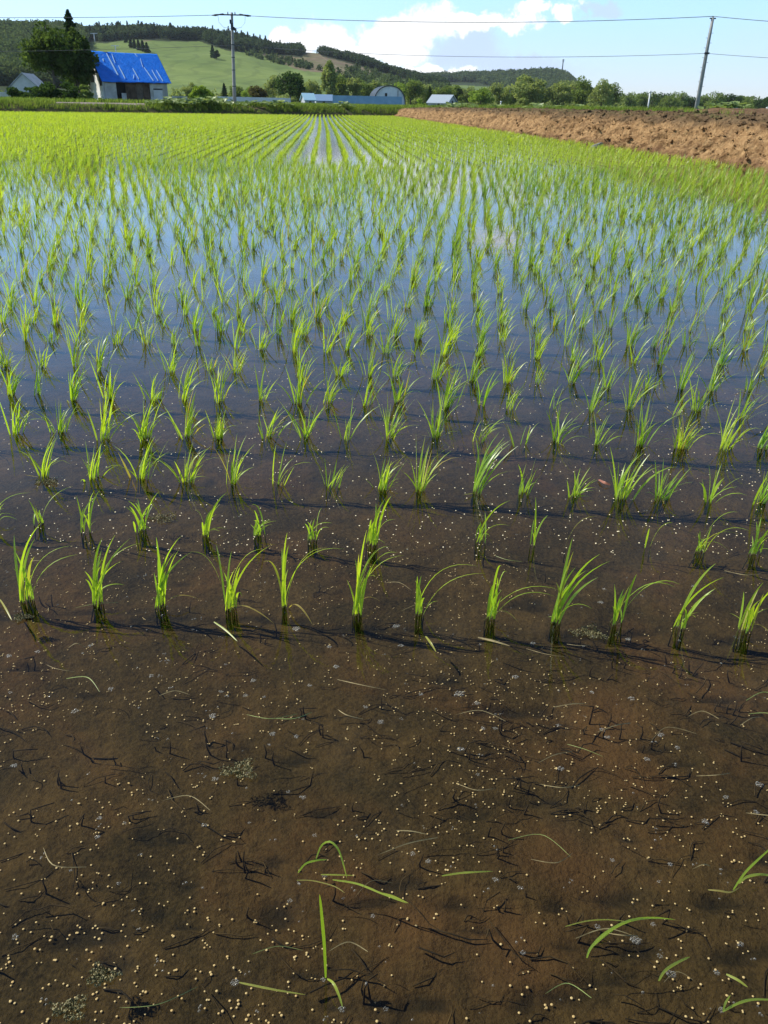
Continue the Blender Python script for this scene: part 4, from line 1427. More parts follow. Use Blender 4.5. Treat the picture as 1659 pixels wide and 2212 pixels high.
butt_protos = [butterbur_mesh(900 + i, 34, 2.0, 1.1, 0.62, 0.17) for i in range(4)]
for m in butt_protos:
    m[0].materials.append(BUTT)
    m[1].materials.append(GRASS)
BUR = [(360, 93, 'left part of the patch beside the barn'), (384, 92, 'leafy middle of the patch beside the barn'), (410, 92, 'below the bright green bush'), (432, 91, 'under the right half of the bright bush'),
       (452, 93, 'just left of the crossarm pole'), (476, 94, 'close left of the crossarm pole foot'), (560, 90, 'right of the crossarm pole, first of two'), (602, 91, 'right of the crossarm pole, second of two'),
       (735, 94, 'below the blue sheet fence'), (985, 70, 'behind the bank right of the little blue-grey roof'), (1010, 66, 'behind the bank, between roof and white stake'), (1075, 60, 'beside the short white stake'),
       (1150, 56, 'behind the bank below the widest pale tree'), (1176, 54, 'behind the bank, dense patch right of the widest tree'), (1205, 54, 'behind the bank, third of the dense patch'), (1250, 75, 'at the back edge of the weeds'),
       (1290, 74, 'at the back edge of weeds below the last belt tree'), (1340, 72, 'left of the slim white pipe'), (1560, 66, 'on the soil heap, left one'), (1585, 66, 'on the soil heap, right one')]
for i, (px, d_, lab) in enumerate(BUR):
    g = at(px, 226, d_)
    if px < 900:
        for d_ in np.linspace(60, 110, 300):
            g = at(px, 226, d_)
            if side(g.x, g.y)[1] > 1.0 + (i % 3) * 0.4:
                break
    a, b = side(g.x, g.y)
    zb = 0.62 if px < 1500 else 0.95
    root = tag(empty('butterbur_plant', (g.x, g.y, zb - 0.06), random.uniform(0, .6)), 'butterbur clump ' + lab, 'plant', 'butterbur clumps')
    sc = random.uniform(0.9, 1.15) * (1.15 if px < 900 else 0.80 + 0.005 * d_)
    root.scale = (sc * 1.25, sc, sc)
    lm, sm = butt_protos[i % 4]
    link('leaves', lm, root)
    link('stalks', sm, root)


# ------------------------------------------------------------------ rice
def blades_auto(B, azm_, L, lean, bend, width, nseg, hue, dead=None, foot=0.07):
    """curved grass blades; all arrays of length n"""
    n = len(B)
    s_ = np.linspace(0, 1, nseg + 1)
    th = lean[:, None] + bend[:, None] * s_[None, :] ** 1.8
    ds = L[:, None] / nseg
    thm = (th[:, 1:] + th[:, :-1]) / 2
    hx = np.concatenate([np.zeros((n, 1)), np.cumsum(np.sin(thm) * ds, 1)], 1)
    hz = np.concatenate([np.zeros((n, 1)), np.cumsum(np.cos(thm) * ds, 1)], 1)
    dx, dy = np.sin(azm_)[:, None], np.cos(azm_)[:, None]
    C = np.stack([B[:, 0:1] + hx * dx, B[:, 1:2] + hx * dy, B[:, 2:3] + hz], -1)
    tw = rng.uniform(-1.1, 1.1, n)
    wx, wy = np.cos(azm_ + tw)[:, None], -np.sin(azm_ + tw)[:, None]
    wp = np.interp(s_, [0, 0.2, 0.45, 0.75, 1], [0.50, 0.75, 1.0, 0.75, 0.06])
    ww = width[:, None] * wp[None, :] / 2
    off = np.stack([wx * ww, wy * ww, 0 * ww], -1)
    V = np.stack([C - off, C + off], 2)                   # n, nseg+1, 2, 3
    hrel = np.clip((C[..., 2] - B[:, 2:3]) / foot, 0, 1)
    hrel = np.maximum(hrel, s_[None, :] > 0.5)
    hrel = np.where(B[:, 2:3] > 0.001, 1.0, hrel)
    tipy = np.where(rng.random(n) < 0.22, rng.uniform(0.3, 0.9, n), 0.0)[:, None] * np.clip((s_[None, :] - 0.72) / 0.28, 0, 1)
    T3 = np.stack([hrel, np.broadcast_to(hue[:, None], hrel.shape), np.maximum((np.zeros(n) if dead is None else dead)[:, None], tipy)], -1)
    T3 = np.repeat(T3[:, :, None, :], 2, 2)
    k = nseg + 1
    b = (np.arange(n) * k * 2)[:, None] + (np.arange(nseg) * 2)[None, :]
    b = b.ravel()
    Fq = np.stack([b, b + 1, b + 3, b + 2], 1)
    return V.reshape(-1, 3), Fq, T3.reshape(-1, 3)


def clump_params(P, size, nb, seedr, spread=0.012):
    """expand clump centres into blades"""
    cnt = nb.astype(int)
    idx = np.repeat(np.arange(len(P)), cnt)
    n = len(idx)
    B = P[idx].copy()
    B[:, :2] += seedr.normal(0, spread, (n, 2))
    wind = np.radians(78)                                 # blades lean off to the right
    azm_ = wind + seedr.normal(0, 0.58, n)
    L = size[idx] * seedr.uniform(0.60, 1.12, n)
    lean = np.abs(seedr.normal(0.13, 0.12, n))
    flip = seedr.random(n) < 0.16
    azm_ = np.where(flip, azm_ + PI, azm_)
    bend = np.where(flip, 0.5, 1.0) * np.abs(seedr.normal(0.55, 0.42, n))
    lean = np.where(flip, lean * 0.8, lean)
    bend = np.where(seedr.random(n) < 0.16, bend + seedr.uniform(0.6, 1.3, n), bend)
    return idx, B, azm_, L, lean, bend


ROW_GAP, HILL_GAP = 0.345, 0.138
ROWDIR = Vector((math.cos(R(-1.9)), math.sin(R(-1.9))))    # the near rows run across, right end a little closer
ROWN = Vector((-ROWDIR.y, ROWDIR.x))
z3 = lambda x, y: (x * .5077, 1010.6 + y * .5077)           # measured places, left half
z4 = lambda x, y: (823.4 + x * .5037, 1010.6 + y * .5037)   # measured places, right half
# first two rows: foot and blade tips as seen, each tip with its arching
CL1 = [
    (z3, (125, 565), [(60, 285, 0), (55, 430, 1), (175, 235, 0), (310, 330, 1), (332, 368, 1), (155, 505, 2), (95, 440, 0), (112, 430, 0), (140, 450, 0)]),
    (z3, (410, 580), [(360, 440, 0), (435, 300, 0), (555, 300, 0), (602, 318, 1), (490, 285, 0), (530, 498, 2), (415, 400, 0), (440, 380, 0)]),
    (z3, (685, 590), [(665, 295, 0), (648, 555, 2), (770, 290, 0), (820, 355, 0), (760, 350, 0), (655, 445, 0), (700, 400, 0), (720, 440, 0), (850, 560, 3)]),
    (z3, (975, 600), [(820, 357, 1), (920, 325, 0), (985, 355, 0), (1150, 330, 0), (1120, 345, 1), (1022, 420, 0), (1165, 662, 3), (1000, 430, 0), (950, 440, 0), (1030, 545, 2)]),
    (z3, (1215, 590), [(1120, 402, 1), (1222, 275, 0), (1392, 340, 1), (1465, 345, 1), (1228, 330, 0), (1330, 668, 3)]),
    (z3, (1510, 620), [(1475, 475, 0), (1512, 390, 0), (1560, 265, 0), (1600, 350, 0), (1656, 335, 1), (1720, 372, 1), (1690, 360, 1), (1600, 462, 1), (1530, 400, 0), (1550, 330, 0), (1615, 565, 3)]),
    (z4, (165, 625), [(155, 465, 0), (172, 462, 0), (412, 422, 1), (448, 452, 1), (245, 572, 2), (168, 520, 0)]),
    (z4, (470, 650), [(515, 422, 1), (542, 452, 2), (500, 470, 0), (770, 525, 2), (745, 552, 2), (480, 500, 0), (520, 520, 0), (590, 665, 3)]),
    (z4, (745, 665), [(820, 300, 0), (938, 370, 0), (980, 400, 0), (835, 425, 0), (750, 490, 0), (905, 605, 2), (715, 645, 2), (800, 420, 0), (770, 500, 0)]),
    (z4, (1000, 665), [(1000, 500, 0), (1097, 455, 0), (1262, 512, 2), (1283, 500, 2), (1040, 520, 0), (1020, 560, 0)]),
    (z4, (1285, 690), [(1435, 410, 0), (1472, 468, 0), (1362, 620, 1), (1350, 642, 1), (1300, 600, 0)]),
    (z4, (1560, 700), [(1555, 530, 0), (1492, 622, 1), (1640, 490, 0), (1690, 500, 0), (1700, 540, 1), (1640, 540, 0), (1600, 590, 0), (1700, 600, 1), (1580, 600, 0), (1690, 740, 3), (1620, 570, 0)]),
]
CL2 = [
    (z3, (-20, 250), [(130, 106, 1), (75, 230, 2), (80, 255, 2), (20, 150, 0)]),
    (z3, (165, 240), [(120, 135, 0), (310, 78, 1), (195, 238, 2), (150, 160, 0), (170, 180, 0)]),
    (z3, (370, 270), [(325, 120, 0), (425, 95, 0), (400, 100, 0), (410, 225, 1), (350, 190, 0)]),
    (z3, (595, 270), [(545, 140, 0), (533, 165, 0), (677, 100, 0), (655, 145, 0), (585, 130, 0), (640, 262, 2)]),
    (z3, (875, 290), [(830, 180, 1), (972, 100, 0), (940, 130, 0), (935, 155, 0), (965, 262, 1), (900, 180, 0), (860, 230, 0), (935, 268, 1)]),
    (z3, (1090, 290), [(1072, 158, 1), (1082, 180, 0), (1182, 225, 1), (1150, 215, 0), (1125, 250, 0), (1160, 240, 1), (1100, 220, 0), (1065, 240, 0)]),
    (z3, (1325, 305), [(1370, 170, 1), (1308, 230, 0), (1412, 235, 1), (1400, 255, 1), (1340, 215, 0), (1345, 250, 0)]),
    (z3, (1585, 330), [(1665, 120, 0), (1640, 130, 0), (1600, 150, 0), (1680, 220, 1), (1620, 200, 0), (1640, 322, 2), (1590, 230, 0)]),
    (z4, (420, 320), [(445, 190, 0), (552, 140, 0), (552, 248, 1), (467, 292, 2), (425, 230, 0)]),
    (z4, (655, 330), [(662, 125, 0), (715, 203, 0), (655, 220, 0)]),
    (z4, (790, 330), [(925, 208, 1)]),
    (z4, (1130, 340), [(1252, 236, 1), (1150, 260, 0)]),
    (z4, (1365, 360), [(1367, 268, 0), (1532, 190, 1), (1580, 270, 1), (1535, 285, 1), (1485, 398, 2), (1420, 250, 0), (1400, 300, 0)]),
    (z4, (1600, 370), [(1590, 290, 0), (1680, 250, 0), (1630, 210, 0), (1700, 300, 1), (1640, 320, 0), (1690, 370, 2)]),
]


def bez_clump(f, foot, tips, seed):
    r = random.Random(seed)
    fx, fy = f(*foot)
    g = gp(fx, fy)
    vd = Vector((g.x, g.y)).normalized()
    Vs, Fs, Ts = [], [], []
    hue = r.uniform(0.35, 0.9)
    stem = MB()
    up_ = [t for t in tips if t[2] == 0] or tips[:1]
    extra = []
    for _ in range(min(6, len(tips) // 2 + 2) if len(tips) > 2 else 0):
        q = r.choice(up_)
        k_ = r.uniform(0.45, 0.85)
        extra.append((foot[0] + (q[0] - foot[0]) * k_ + r.uniform(-22, 22), foot[1] + (q[1] - foot[1]) * k_ + r.uniform(-10, 10), 0))
    for (tx, ty, arcs) in tips + extra:
        px, py = f(tx, ty)
        off = r.uniform(-0.035, 0.035)
        d = ray(px, py)
        if arcs == 3:                                   # lies on the water
            tip = gp(px, py, 0.004)
        else:
            k = (vd.x * (g.x + vd.x * off) + vd.y * (g.y + vd.y * off)) / (vd.x * d.x + vd.y * d.y)
            tip = CAM + d * k
            tip.z = max(tip.z, 0.006)
        b0 = Vector((g.x + r.gauss(0, .007), g.y + r.gauss(0, .007), 0.0))
        D = tip - b0
        hl = math.hypot(D.x, D.y)
        Lt = D.length
        if arcs == 0:
            c = b0 + Vector((D.x * .20, D.y * .20, D.z * .66 + hl * .10))
        elif arcs == 1:
            c = b0 + Vector((D.x * .22, D.y * .22, max(D.z, hl * .5) * 1.05))
        elif arcs == 2:
            c = b0 + Vector((D.x * .35, D.y * .35, max(D.z * 1.35, hl * .75)))
        else:
            c = b0 + Vector((D.x * .35, D.y * .35, 0.05))
        w = r.uniform(0.0019, 0.0031) * (0.8 + 1.6 * min(Lt, .2))
        side_ = Vector((vd.y, -vd.x, 0)) * 1.0
        rot = r.uniform(-0.8, 0.8)
        wd = Vector((side_.x * math.cos(rot) - side_.y * math.sin(rot), side_.x * math.sin(rot) + side_.y * math.cos(rot), 0))
        if arcs >= 1:
            wd = Vector((-D.y, D.x, 0)).normalized() * 0.75 + wd * 0.35
        n = 10
        base = len(Vs)
        h2 = min(1, max(0, hue + r.uniform(-.25, .25)))
        dead = 0.85 if (arcs == 3 and r.random() < 0.7) else (0.5 if r.random() < 0.06 else 0.0)
        pts = [b0 + Vector((0, 0, -.008))] + [b0 * (1 - t) ** 2 + c * 2 * t * (1 - t) + tip * t * t for t in [i / (n - 1) for i in range(n)]]
        for i, p in enumerate(pts):
            t = max(0, (i - 1) / (n - 1))
            ww = w * np.interp(t, [0, .12, .45, .8, 1], [.42, .7, 1, .62, .05])
            up = Vector((0, 0, ww * 0.35))
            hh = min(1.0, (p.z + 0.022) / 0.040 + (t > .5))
            Vs += [p - wd * ww + up, p, p + wd * ww + up]
            Ts += [(hh, h2 + .1, dead), (hh, h2 - .1, dead), (hh, h2 + .1, dead)]
        for i in range(len(pts) - 1):
            q = base + i * 3
            Fs += [(q, q + 1, q + 4, q + 3), (q + 1, q + 2, q + 5, q + 4)]
        if arcs != 3:
            stem.tube([b0 + Vector((-(D.x) * .03 + r.gauss(0, .004), r.gauss(0, .004), -0.06)), b0 + Vector((0, 0, -.015)), b0 + (c - b0).normalized() * 0.004], [0.0016, 0.0013, 0.0008], 5)
    root = empty('rice_clump', (g.x, g.y, 0))
    off = np.array([g.x, g.y, 0])
    me = mesh_np('leaves', np.array([tuple(v) for v in Vs]) - off, np.array(Fs), tint=np.array(Ts), smooth=True)
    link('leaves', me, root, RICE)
    stem.v = [(a - g.x, b - g.y, c) for a, b, c in stem.v]
    stem.build('stems', STEM, root, True)
    return root, len(tips)


GRP = 'rice clumps of the nearest rows'


def look(n, big=None):
    return 'thin sparse' if n <= 3 else ('loose open' if n <= 6 else 'full leafy')


for rowi, lst in ((1, CL1), (2, CL2)):
    for i, (f, foot, tips) in enumerate(lst):
        root, nt = bez_clump(f, foot, tips, rowi * 100 + i)
        tag(root, f'{look(nt)} rice clump, {ordw(i + 1)} from the left in the {"front" if rowi == 1 else "second"} row', 'rice plant', GRP)

# third row and beyond: regular, across the view
row3 = gp(829, 1056)
rr_ = np.random.default_rng(5)
rows = []
d0 = row3.y
k = 0
ROWS_X3 = [10, 95, 195, 300, 400, 500, 600, 712, 822, 905, 1025, 1130, 1235, 1335, 1425, 1530, 1640]
P3 = []
for k in range(0, 41):
    c = Vector((0, d0 + k * ROW_GAP))
    if k == 0:
        for x_ in ROWS_X3:
            g = gp(x_, 1056 + (x_ - 829) * 0.038)
            P3.append((g.x, g.y, k + 3))
        continue
    half = (c.y * 0.50 + 2.5)
    nn = int(half / HILL_GAP)
    ph = (0.03 * k + rr_.normal(0, 0.012)) % HILL_GAP
    for j in range(-nn, nn + 1):
        x_ = j * HILL_GAP + ph + rr_.normal(0, 0.014)
        drift = 0.05 * math.sin(x_ * 0.8 + k * 0.7)
        if k % 4 == 0:
            drift += 0.03
        P3.append((c.x + ROWDIR.x * x_, c.y + ROWDIR.y * x_ + drift + rr_.normal(0, 0.018), k + 3))
P3 = np.array(P3)
aa, bb = side(P3[:, 0], P3[:, 1])
P3 = P3[(aa < -0.08) & (rr_.random(len(P3)) > 0.035)]
px, py = to_px(P3[:, 0], P3[:, 1], np.zeros(len(P3)))
inview = (px > -10) & (px < 1669)
order = np.argsort(P3[:, 2] * 1000 + P3[:, 0])
n_ind = 300 - len(CL1) - len(CL2)
ind, rest = [], []
for i in order:
    (ind if (inview[i] and len(ind) < n_ind) else rest).append(i)
size_all = rr_.normal(0.146, 0.028, len(P3)).clip(0.07, 0.21) * (1 + 0.10 * fbm2(P3[:, 0], P3[:, 1], 0.6, 2, 91))
size_all *= np.interp(P3[:, 2], [3, 5, 8, 20, 32], [0.92, 1.0, 1.06, 1.08, 1.15])

nb_all = np.clip(rr_.normal(15, 5.0, len(P3)) * (1 + 0.25 * fbm2(P3[:, 0], P3[:, 1], 0.8, 2, 92)), 3, 26).round()
hue_all = np.clip(rr_.normal(0.55, 0.20, len(P3)) + 0.15 * fbm2(P3[:, 0], P3[:, 1], 0.5, 2, 93), 0, 1)


def make_clumps(ids, nseg, wid, spread=0.012, extra=1.0):
    P = np.stack([P3[ids, 0], P3[ids, 1], np.full(len(ids), -0.045)], 1)
    idx, B, azm_, L, lean, bend = clump_params(P, size_all[ids] + 0.045, nb_all[ids] * extra, rr_, spread)
    n = len(idx)
    w = rr_.uniform(0.0034, 0.0064, n) * wid
    dead = (rr_.random(n) < 0.04) * 0.8
    hue = np.clip(hue_all[ids][idx] + rr_.normal(0, 0.13, n), 0, 1)
    # a few withered leaves lie on the water round the foot
    nl = rr_.integers(0, 3, len(ids))
    li = np.repeat(np.arange(len(ids)), nl)
    m = len(li)
    B2 = P[li].copy()
    B2[:, 2] = 0.002
    B2[:, :2] += rr_.normal(0, 0.015, (m, 2))
    a2 = rr_.uniform(0, 2 * PI, m)
    B = np.concatenate([B, B2])
    azm_ = np.concatenate([azm_, a2])
    L = np.concatenate([L, rr_.uniform(0.03, 0.085, m)])
    lean = np.concatenate([lean, rr_.uniform(1.30, 1.48, m)])
    bend = np.concatenate([bend, rr_.uniform(0.05, 0.22, m)])
    w = np.concatenate([w, rr_.uniform(0.0020, 0.0042, m)])
    hue = np.concatenate([hue, rr_.uniform(0.6, 1, m)])
    dead = np.concatenate([dead, rr_.uniform(0.3, 0.95, m)])
    return idx, blades_auto(B, azm_, L, lean, bend, w, nseg, hue, dead, foot=0.085)


per_row = {}
for i in ind:
    rw = int(P3[i, 2])
    per_row[rw] = per_row.get(rw, 0) + 1
    x0, y0 = P3[i, 0], P3[i, 1]
    idx, (V, Fq, T3) = make_clumps(np.array([i]), 7, 1.0, 0.0085)
    V = V - np.array([x0, y0, 0])
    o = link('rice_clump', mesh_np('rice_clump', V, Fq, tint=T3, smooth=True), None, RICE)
    o.location = (x0, y0, 0)
    tag(o, f'{look(len(idx))} rice clump, {ordw(per_row[rw])} from the left in the {ordw(rw)} row from the front', 'rice plant', GRP)
idx, (V, Fq, T3) = make_clumps(np.array(rest), 4, 1.15, 0.010)
acc = [(V, Fq, T3)]
# long rows running away from the viewer
va = az(697, 232)
u = Vector((math.sin(va), math.cos(va)))
w = Vector((u.y, -u.x))
Y0 = d0 + 41 * ROW_GAP - 0.05
LP = []
for j in range(-222, 72):
    o0 = j * 0.315 + 0.1
    wob = rr_.normal(0, 0.012)
    ss = np.arange(0, 95, 0.15)
    X = w.x * (o0 + wob) + u.x * (ss + Y0) + rr_.normal(0, 0.016, len(ss)) + 0.05 * np.sin(ss * 0.09 + j * 0.4)
    Y = w.y * (o0 + wob) + u.y * (ss + Y0) + rr_.normal(0, 0.02, len(ss))
    LP.append(np.stack([X, Y], 1))
LP = np.concatenate(LP)
a1, b1 = side(LP[:, 0], LP[:, 1])
m = (a1 < -0.08) & (b1 < -0.15) & (LP[:, 1] > Y0 + 0.1) & (np.abs(LP[:, 0]) < LP[:, 1] * 0.52 + 1.5) & (rr_.random(len(LP)) > 0.02)
LP = LP[m]
print('far clumps', len(LP), 'near stuff', len(rest))
dist = np.hypot(LP[:, 0], LP[:, 1])
for lo_d, hi_d, nseg, nb, wid in ((0, 26, 3, 8, 1.4), (26, 200, 2, 7, 2.1)):
    q = (dist >= lo_d) & (dist < hi_d)
    P = np.stack([LP[q, 0], LP[q, 1], np.full(q.sum(), -0.02)], 1)
    sz = rr_.normal(0.150, 0.02, len(P)).clip(0.09, 0.2) + 0.02
    idx, B, azm_, L, lean, bend = clump_params(P, sz, np.full(len(P), nb), rr_, 0.011)
    n = len(idx)
    hue = np.clip(0.78 + rr_.normal(0, 0.14, n) + 0.12 * fbm2(B[:, 0], B[:, 1], 0.2, 2, 95), 0, 1)
    V, Fq, T3 = blades_auto(B, azm_, L, lean, bend, rr_.uniform(0.005, 0.008, n) * wid, nseg, hue, None, foot=0.05)
    acc.append((V, Fq, T3))
nv = 0
Vs, Fs, Ts = [], [], []
for V, Fq, T3 in acc:
    Vs.append(V)
    Fs.append(Fq + nv)
    Ts.append(T3)
    nv += len(V)
tag(link('rice_field', mesh_np('rice_field', np.concatenate(Vs), np.concatenate(Fs), tint=np.concatenate(Ts)), None, RICE_FAR),
    'young rice of the farther rows filling the flooded field', 'rice', kind='stuff')


# ------------------------------------------------------------------ things afloat and under the near water
def bez_leaf(pts, w, mat, name, label, cat, flat=True, tint=(1, .6, 0), group=None):
    """a single blade through 3-5 world points"""
    P = [Vector(p) for p in pts]
    n = 14
    out_ = []
    for i in range(n):
        t = i / (n - 1) * (len(P) - 1)
        k = min(int(t), len(P) - 2)
        f = t - k
        p0, p1, p2, p3 = P[max(k - 1, 0)], P[k], P[k + 1], P[min(k + 2, len(P) - 1)]
        out_.append(0.5 * ((2 * p1) + (-p0 + p2) * f + (2 * p0 - 5 * p1 + 4 * p2 - p3) * f * f + (-p0 + 3 * p1 - 3 * p2 + p3) * f ** 3))
    c = out_[0].copy()
    Vs, Fs, Ts = [], [], []
    for i, p in enumerate(out_):
        t = i / (n - 1)
        d = (out_[min(i + 1, n - 1)] - out_[max(i - 1, 0)]).normalized()
        s_ = d.cross(Vector((0, -0.75, 0.65))).normalized()
        ww = 0.5 * w * float(np.interp(t, [0, .15, .5, .85, 1], [.5, .8, 1, .6, .06]))
        Vs += [p - s_ * ww - c, p - Vector((0, 0, ww * .25)) - c, p + s_ * ww - c]
        Ts += [tint] * 3
    for i in range(n - 1):
        q = i * 3
        Fs += [(q, q + 1, q + 4, q + 3), (q + 1, q + 2, q + 5, q + 4)]
    o = link(name, mesh_np(name, np.array([tuple(v) for v in Vs]), np.array(Fs), tint=np.array(Ts), smooth=True), None, mat)
    o.location = c
    return tag(o, label, cat, group)


def pxz(x, y, z):
    p = gp(x, y, z)
    return (p.x, p.y, p.z)


G5 = lambda x, y: (x * .5077, 1459.7 + y * .5077)            # lower left part
G6 = lambda x, y: (823.4 + x * .5037, 1459.7 + y * .5037)    # lower right part
FLL = 'long leaves in the open foreground water'


def raised(f, lst):                                            # (x, y, height above water)
    r_ = []
    for x, y, z in lst:
        r_.append(pxz(*f(x, y), z))
    return r_


def upright(f, foot, lst):
    g = gp(*f(*foot))
    vd = Vector((g.x, g.y)).normalized()
    r_ = []
    for x, y in lst:
        d = ray(*f(x, y))
        k = (vd.x * g.x + vd.y * g.y) / (vd.x * d.x + vd.y * d.y)
        p = CAM + d * k
        r_.append((p.x, p.y, p.z))
    return r_


bez_leaf(upright(G5, (1385, 1285), [(1386, 1286), (1380, 1150), (1368, 1010), (1360, 930)]), 0.0042, RICE, 'rice_leaf', 'upright green leaf standing alone in the lowest open water', 'leaf', group=FLL)
bez_leaf(raised(G5, [(1392, 1290, .012), (1418, 1308, .02), (1442, 1360, .014), (1458, 1412, .003)]), 0.0036, RICE, 'rice_leaf', 'short pale leaf bent down to a bubble beside the upright leaf', 'leaf', tint=(1, .8, .25), group=FLL)
bez_leaf(raised(G5, [(1345, 778, .01), (1368, 722, .03), (1405, 706, .045), (1440, 740, .035), (1460, 800, .015), (1476, 862, .003)]), 0.0030, RICE, 'rice_leaf', 'green leaf arched like a hoop over the open water', 'leaf', tint=(1, .7, .1), group=FLL)
bez_leaf(raised(G5, [(1268, 838, .004), (1300, 800, .008), (1350, 785, .01), (1392, 783, .006)]), 0.0030, RICE, 'rice_leaf', 'curved green leaf joining the foot of the hoop-shaped leaf', 'leaf', group=FLL)
bez_leaf(raised(G5, [(1415, 868, .004), (1520, 885, .006), (1620, 925, .006), (1730, 968, .004)]), 0.0030, RICE, 'rice_leaf', 'long straight pale leaf lying right of the hoop-shaped leaf', 'leaf', tint=(1, .8, .2), group=FLL)
bez_leaf(raised(G5, [(1365, 846, .004), (1430, 847, .005), (1508, 850, .004)]), 0.0022, RICE, 'rice_leaf', 'short pale leaf lying just under the hoop-shaped leaf', 'leaf', tint=(1, .8, .4), group=FLL)
bez_leaf(raised(G5, [(1018, 1305, .004), (1080, 1318, .006), (1180, 1338, .006), (1300, 1357, .003)]), 0.0028, RICE, 'rice_leaf', 'pale leaf trailing right from a bubble near the bottom', 'leaf', tint=(1, .7, .55), group=FLL)
bez_leaf(raised(G5, [(1262, 870, .002), (1330, 872, .003), (1420, 895, .003), (1468, 925, .002)]), 0.0016, RICE, 'rice_leaf', 'thin brownish leaf curving below the hoop-shaped leaf', 'leaf', tint=(1, .5, .7), group=FLL)
bez_leaf(raised(G6, [(882, 1210, .002), (900, 1165, .012), (960, 1105, .03), (1060, 1052, .04), (1160, 1038, .03), (1262, 1046, .012)]), 0.0040, RICE, 'rice_leaf', 'longest bright green leaf sweeping right near the bottom', 'leaf', tint=(1, .75, .05), group=FLL)
bez_leaf(raised(G6, [(905, 1160, .004), (960, 1110, .008), (995, 1092, .006)]), 0.0045, RICE, 'rice_leaf', 'broad short leaf beside the longest bright green leaf', 'leaf', tint=(1, .5, .1), group=FLL)
bez_leaf(raised(G6, [(790, 1075, .003), (880, 1052, .006), (970, 1046, .005), (1060, 1055, .003)]), 0.0018, RICE, 'rice_leaf', 'thin dull leaf left of the longest bright green leaf', 'leaf', tint=(1, .5, .5), group=FLL)
bez_leaf(raised(G6, [(1190, 1308, .002), (1220, 1262, .008), (1280, 1225, .010), (1325, 1205, .008)]), 0.0040, RICE, 'rice_leaf', 'dull green leaf slanting up in the lower right water', 'leaf', tint=(1, .45, .3), group=FLL)
bez_leaf(raised(G6, [(1510, 918, .004), (1560, 845, .02), (1620, 785, .035), (1700, 715, .05)]), 0.0036, RICE, 'rice_leaf', 'bright leaf rising to the right edge above the open water', 'leaf', tint=(1, .7, 0), group=FLL)
bez_leaf(raised(G6, [(1535, 890, .004), (1570, 862, .012), (1630, 852, .014), (1700, 862, .01)]), 0.0040, RICE, 'rice_leaf', 'second leaf leaving the right edge below the rising one', 'leaf', tint=(1, .5, .3), group=FLL)
bez_leaf(raised(G6, [(1402, 918, .004), (1450, 922, .008), (1500, 928, .006), (1540, 905, .003)]), 0.0026, RICE, 'rice_leaf', 'brown leaf reaching left from the leaves at the right edge', 'leaf', tint=(1, .4, .8), group=FLL)
bez_leaf(raised(G6, [(1465, 1440, .004), (1530, 1405, .012), (1600, 1388, .012), (1700, 1392, .006)]), 0.0034, RICE, 'rice_leaf', 'green leaf arching along the bottom right corner', 'leaf', tint=(1, .6, .2), group=FLL)
bez_leaf(raised(G6, [(1466, 1438, .004), (1478, 1400, .015), (1498, 1370, .02)]), 0.0030, RICE, 'rice_leaf', 'short leaf standing at the left end of the bottom right leaf', 'leaf', tint=(1, .6, .3), group=FLL)
bez_leaf(raised(G6, [(1480, 1280, .003), (1530, 1305, .006), (1572, 1336, .003)]), 0.0034, RICE, 'rice_leaf', 'small broad leaf lying right of the slanting dull leaf', 'leaf', tint=(1, .5, .4), group=FLL)
bez_leaf(raised(G6, [(260, 858, .003), (340, 846, .006), (400, 842, .008), (480, 838, .003)]), 0.0030, RICE, 'rice_leaf', 'pale leaf lying level in the middle of the open water', 'leaf', tint=(1, .6, .35), group=FLL)
bez_leaf(raised(G6, [(0, 932, .003), (50, 945, .004), (118, 976, .003)]), 0.0024, RICE, 'rice_leaf', 'pale leaf end slanting down right in mid water', 'leaf', tint=(1, .8, .3), group=FLL)
bez_leaf(raised(z4, [(190, 722, .004), (210, 748, .010), (236, 790, .002)]), 0.0045, RICE, 'rice_leaf', 'yellow leaf hanging into the water below the seventh front clump', 'leaf', tint=(1, .8, .5), group=FLL)
bez_leaf(raised(z3, [(910, 655, .004), (960, 690, .006), (1010, 738, .002)]), 0.0038, RICE, 'rice_leaf', 'pale leaf lying below the fourth front clump', 'leaf', tint=(1, .8, .3), group=FLL)
bez_leaf(raised(z3, [(0, 560, .004), (25, 600, .008), (50, 648, .002)]), 0.0040, RICE, 'rice_leaf', 'yellowish leaf at the left edge beside the first front clump', 'leaf', tint=(1, .8, .6), group=FLL)
bez_leaf(raised(z4, [(415, 727, .004), (480, 742, .006), (554, 764, .003)]), 0.0042, STRAW, 'straw', 'tan straw lying below the eighth front clump', 'straw')
bez_leaf(raised(z4, [(932, 50, .004), (955, 62, .010), (985, 74, .004)]), 0.0090, pbr('red_brown_leaf', (0.26, 0.10, 0.06), 0.6), 'dead_leaf', 'reddish dead leaf floating in the third row of rice', 'leaf')

# curved straws and drowned stems: counted pieces, named by band and order
BANDS = [('between the second and front rice rows', 1190, 1330), ('just below the front rice row', 1385, 1540), ('in the upper open water', 1540, 1720), ('in the middle open water', 1720, 1920), ('in the lowest open water', 1920, 2195)]
r7 = random.Random(77)


def scatter(n_by_band, xbias=None):
    outp = []
    for bi, (bn2, y0, y1) in enumerate(BANDS):
        xs = []
        for _ in range(n_by_band[bi]):
            x = r7.uniform(20, 1640)
            if xbias and r7.random() < xbias[2]:
                x = r7.gauss(xbias[0], xbias[1])
                x = min(1640, max(20, x))
            xs.append(x)
        xs.sort()
        for i, x in enumerate(xs):
            outp.append((bi, i + 1, x, r7.uniform(y0, y1)))
    return outp


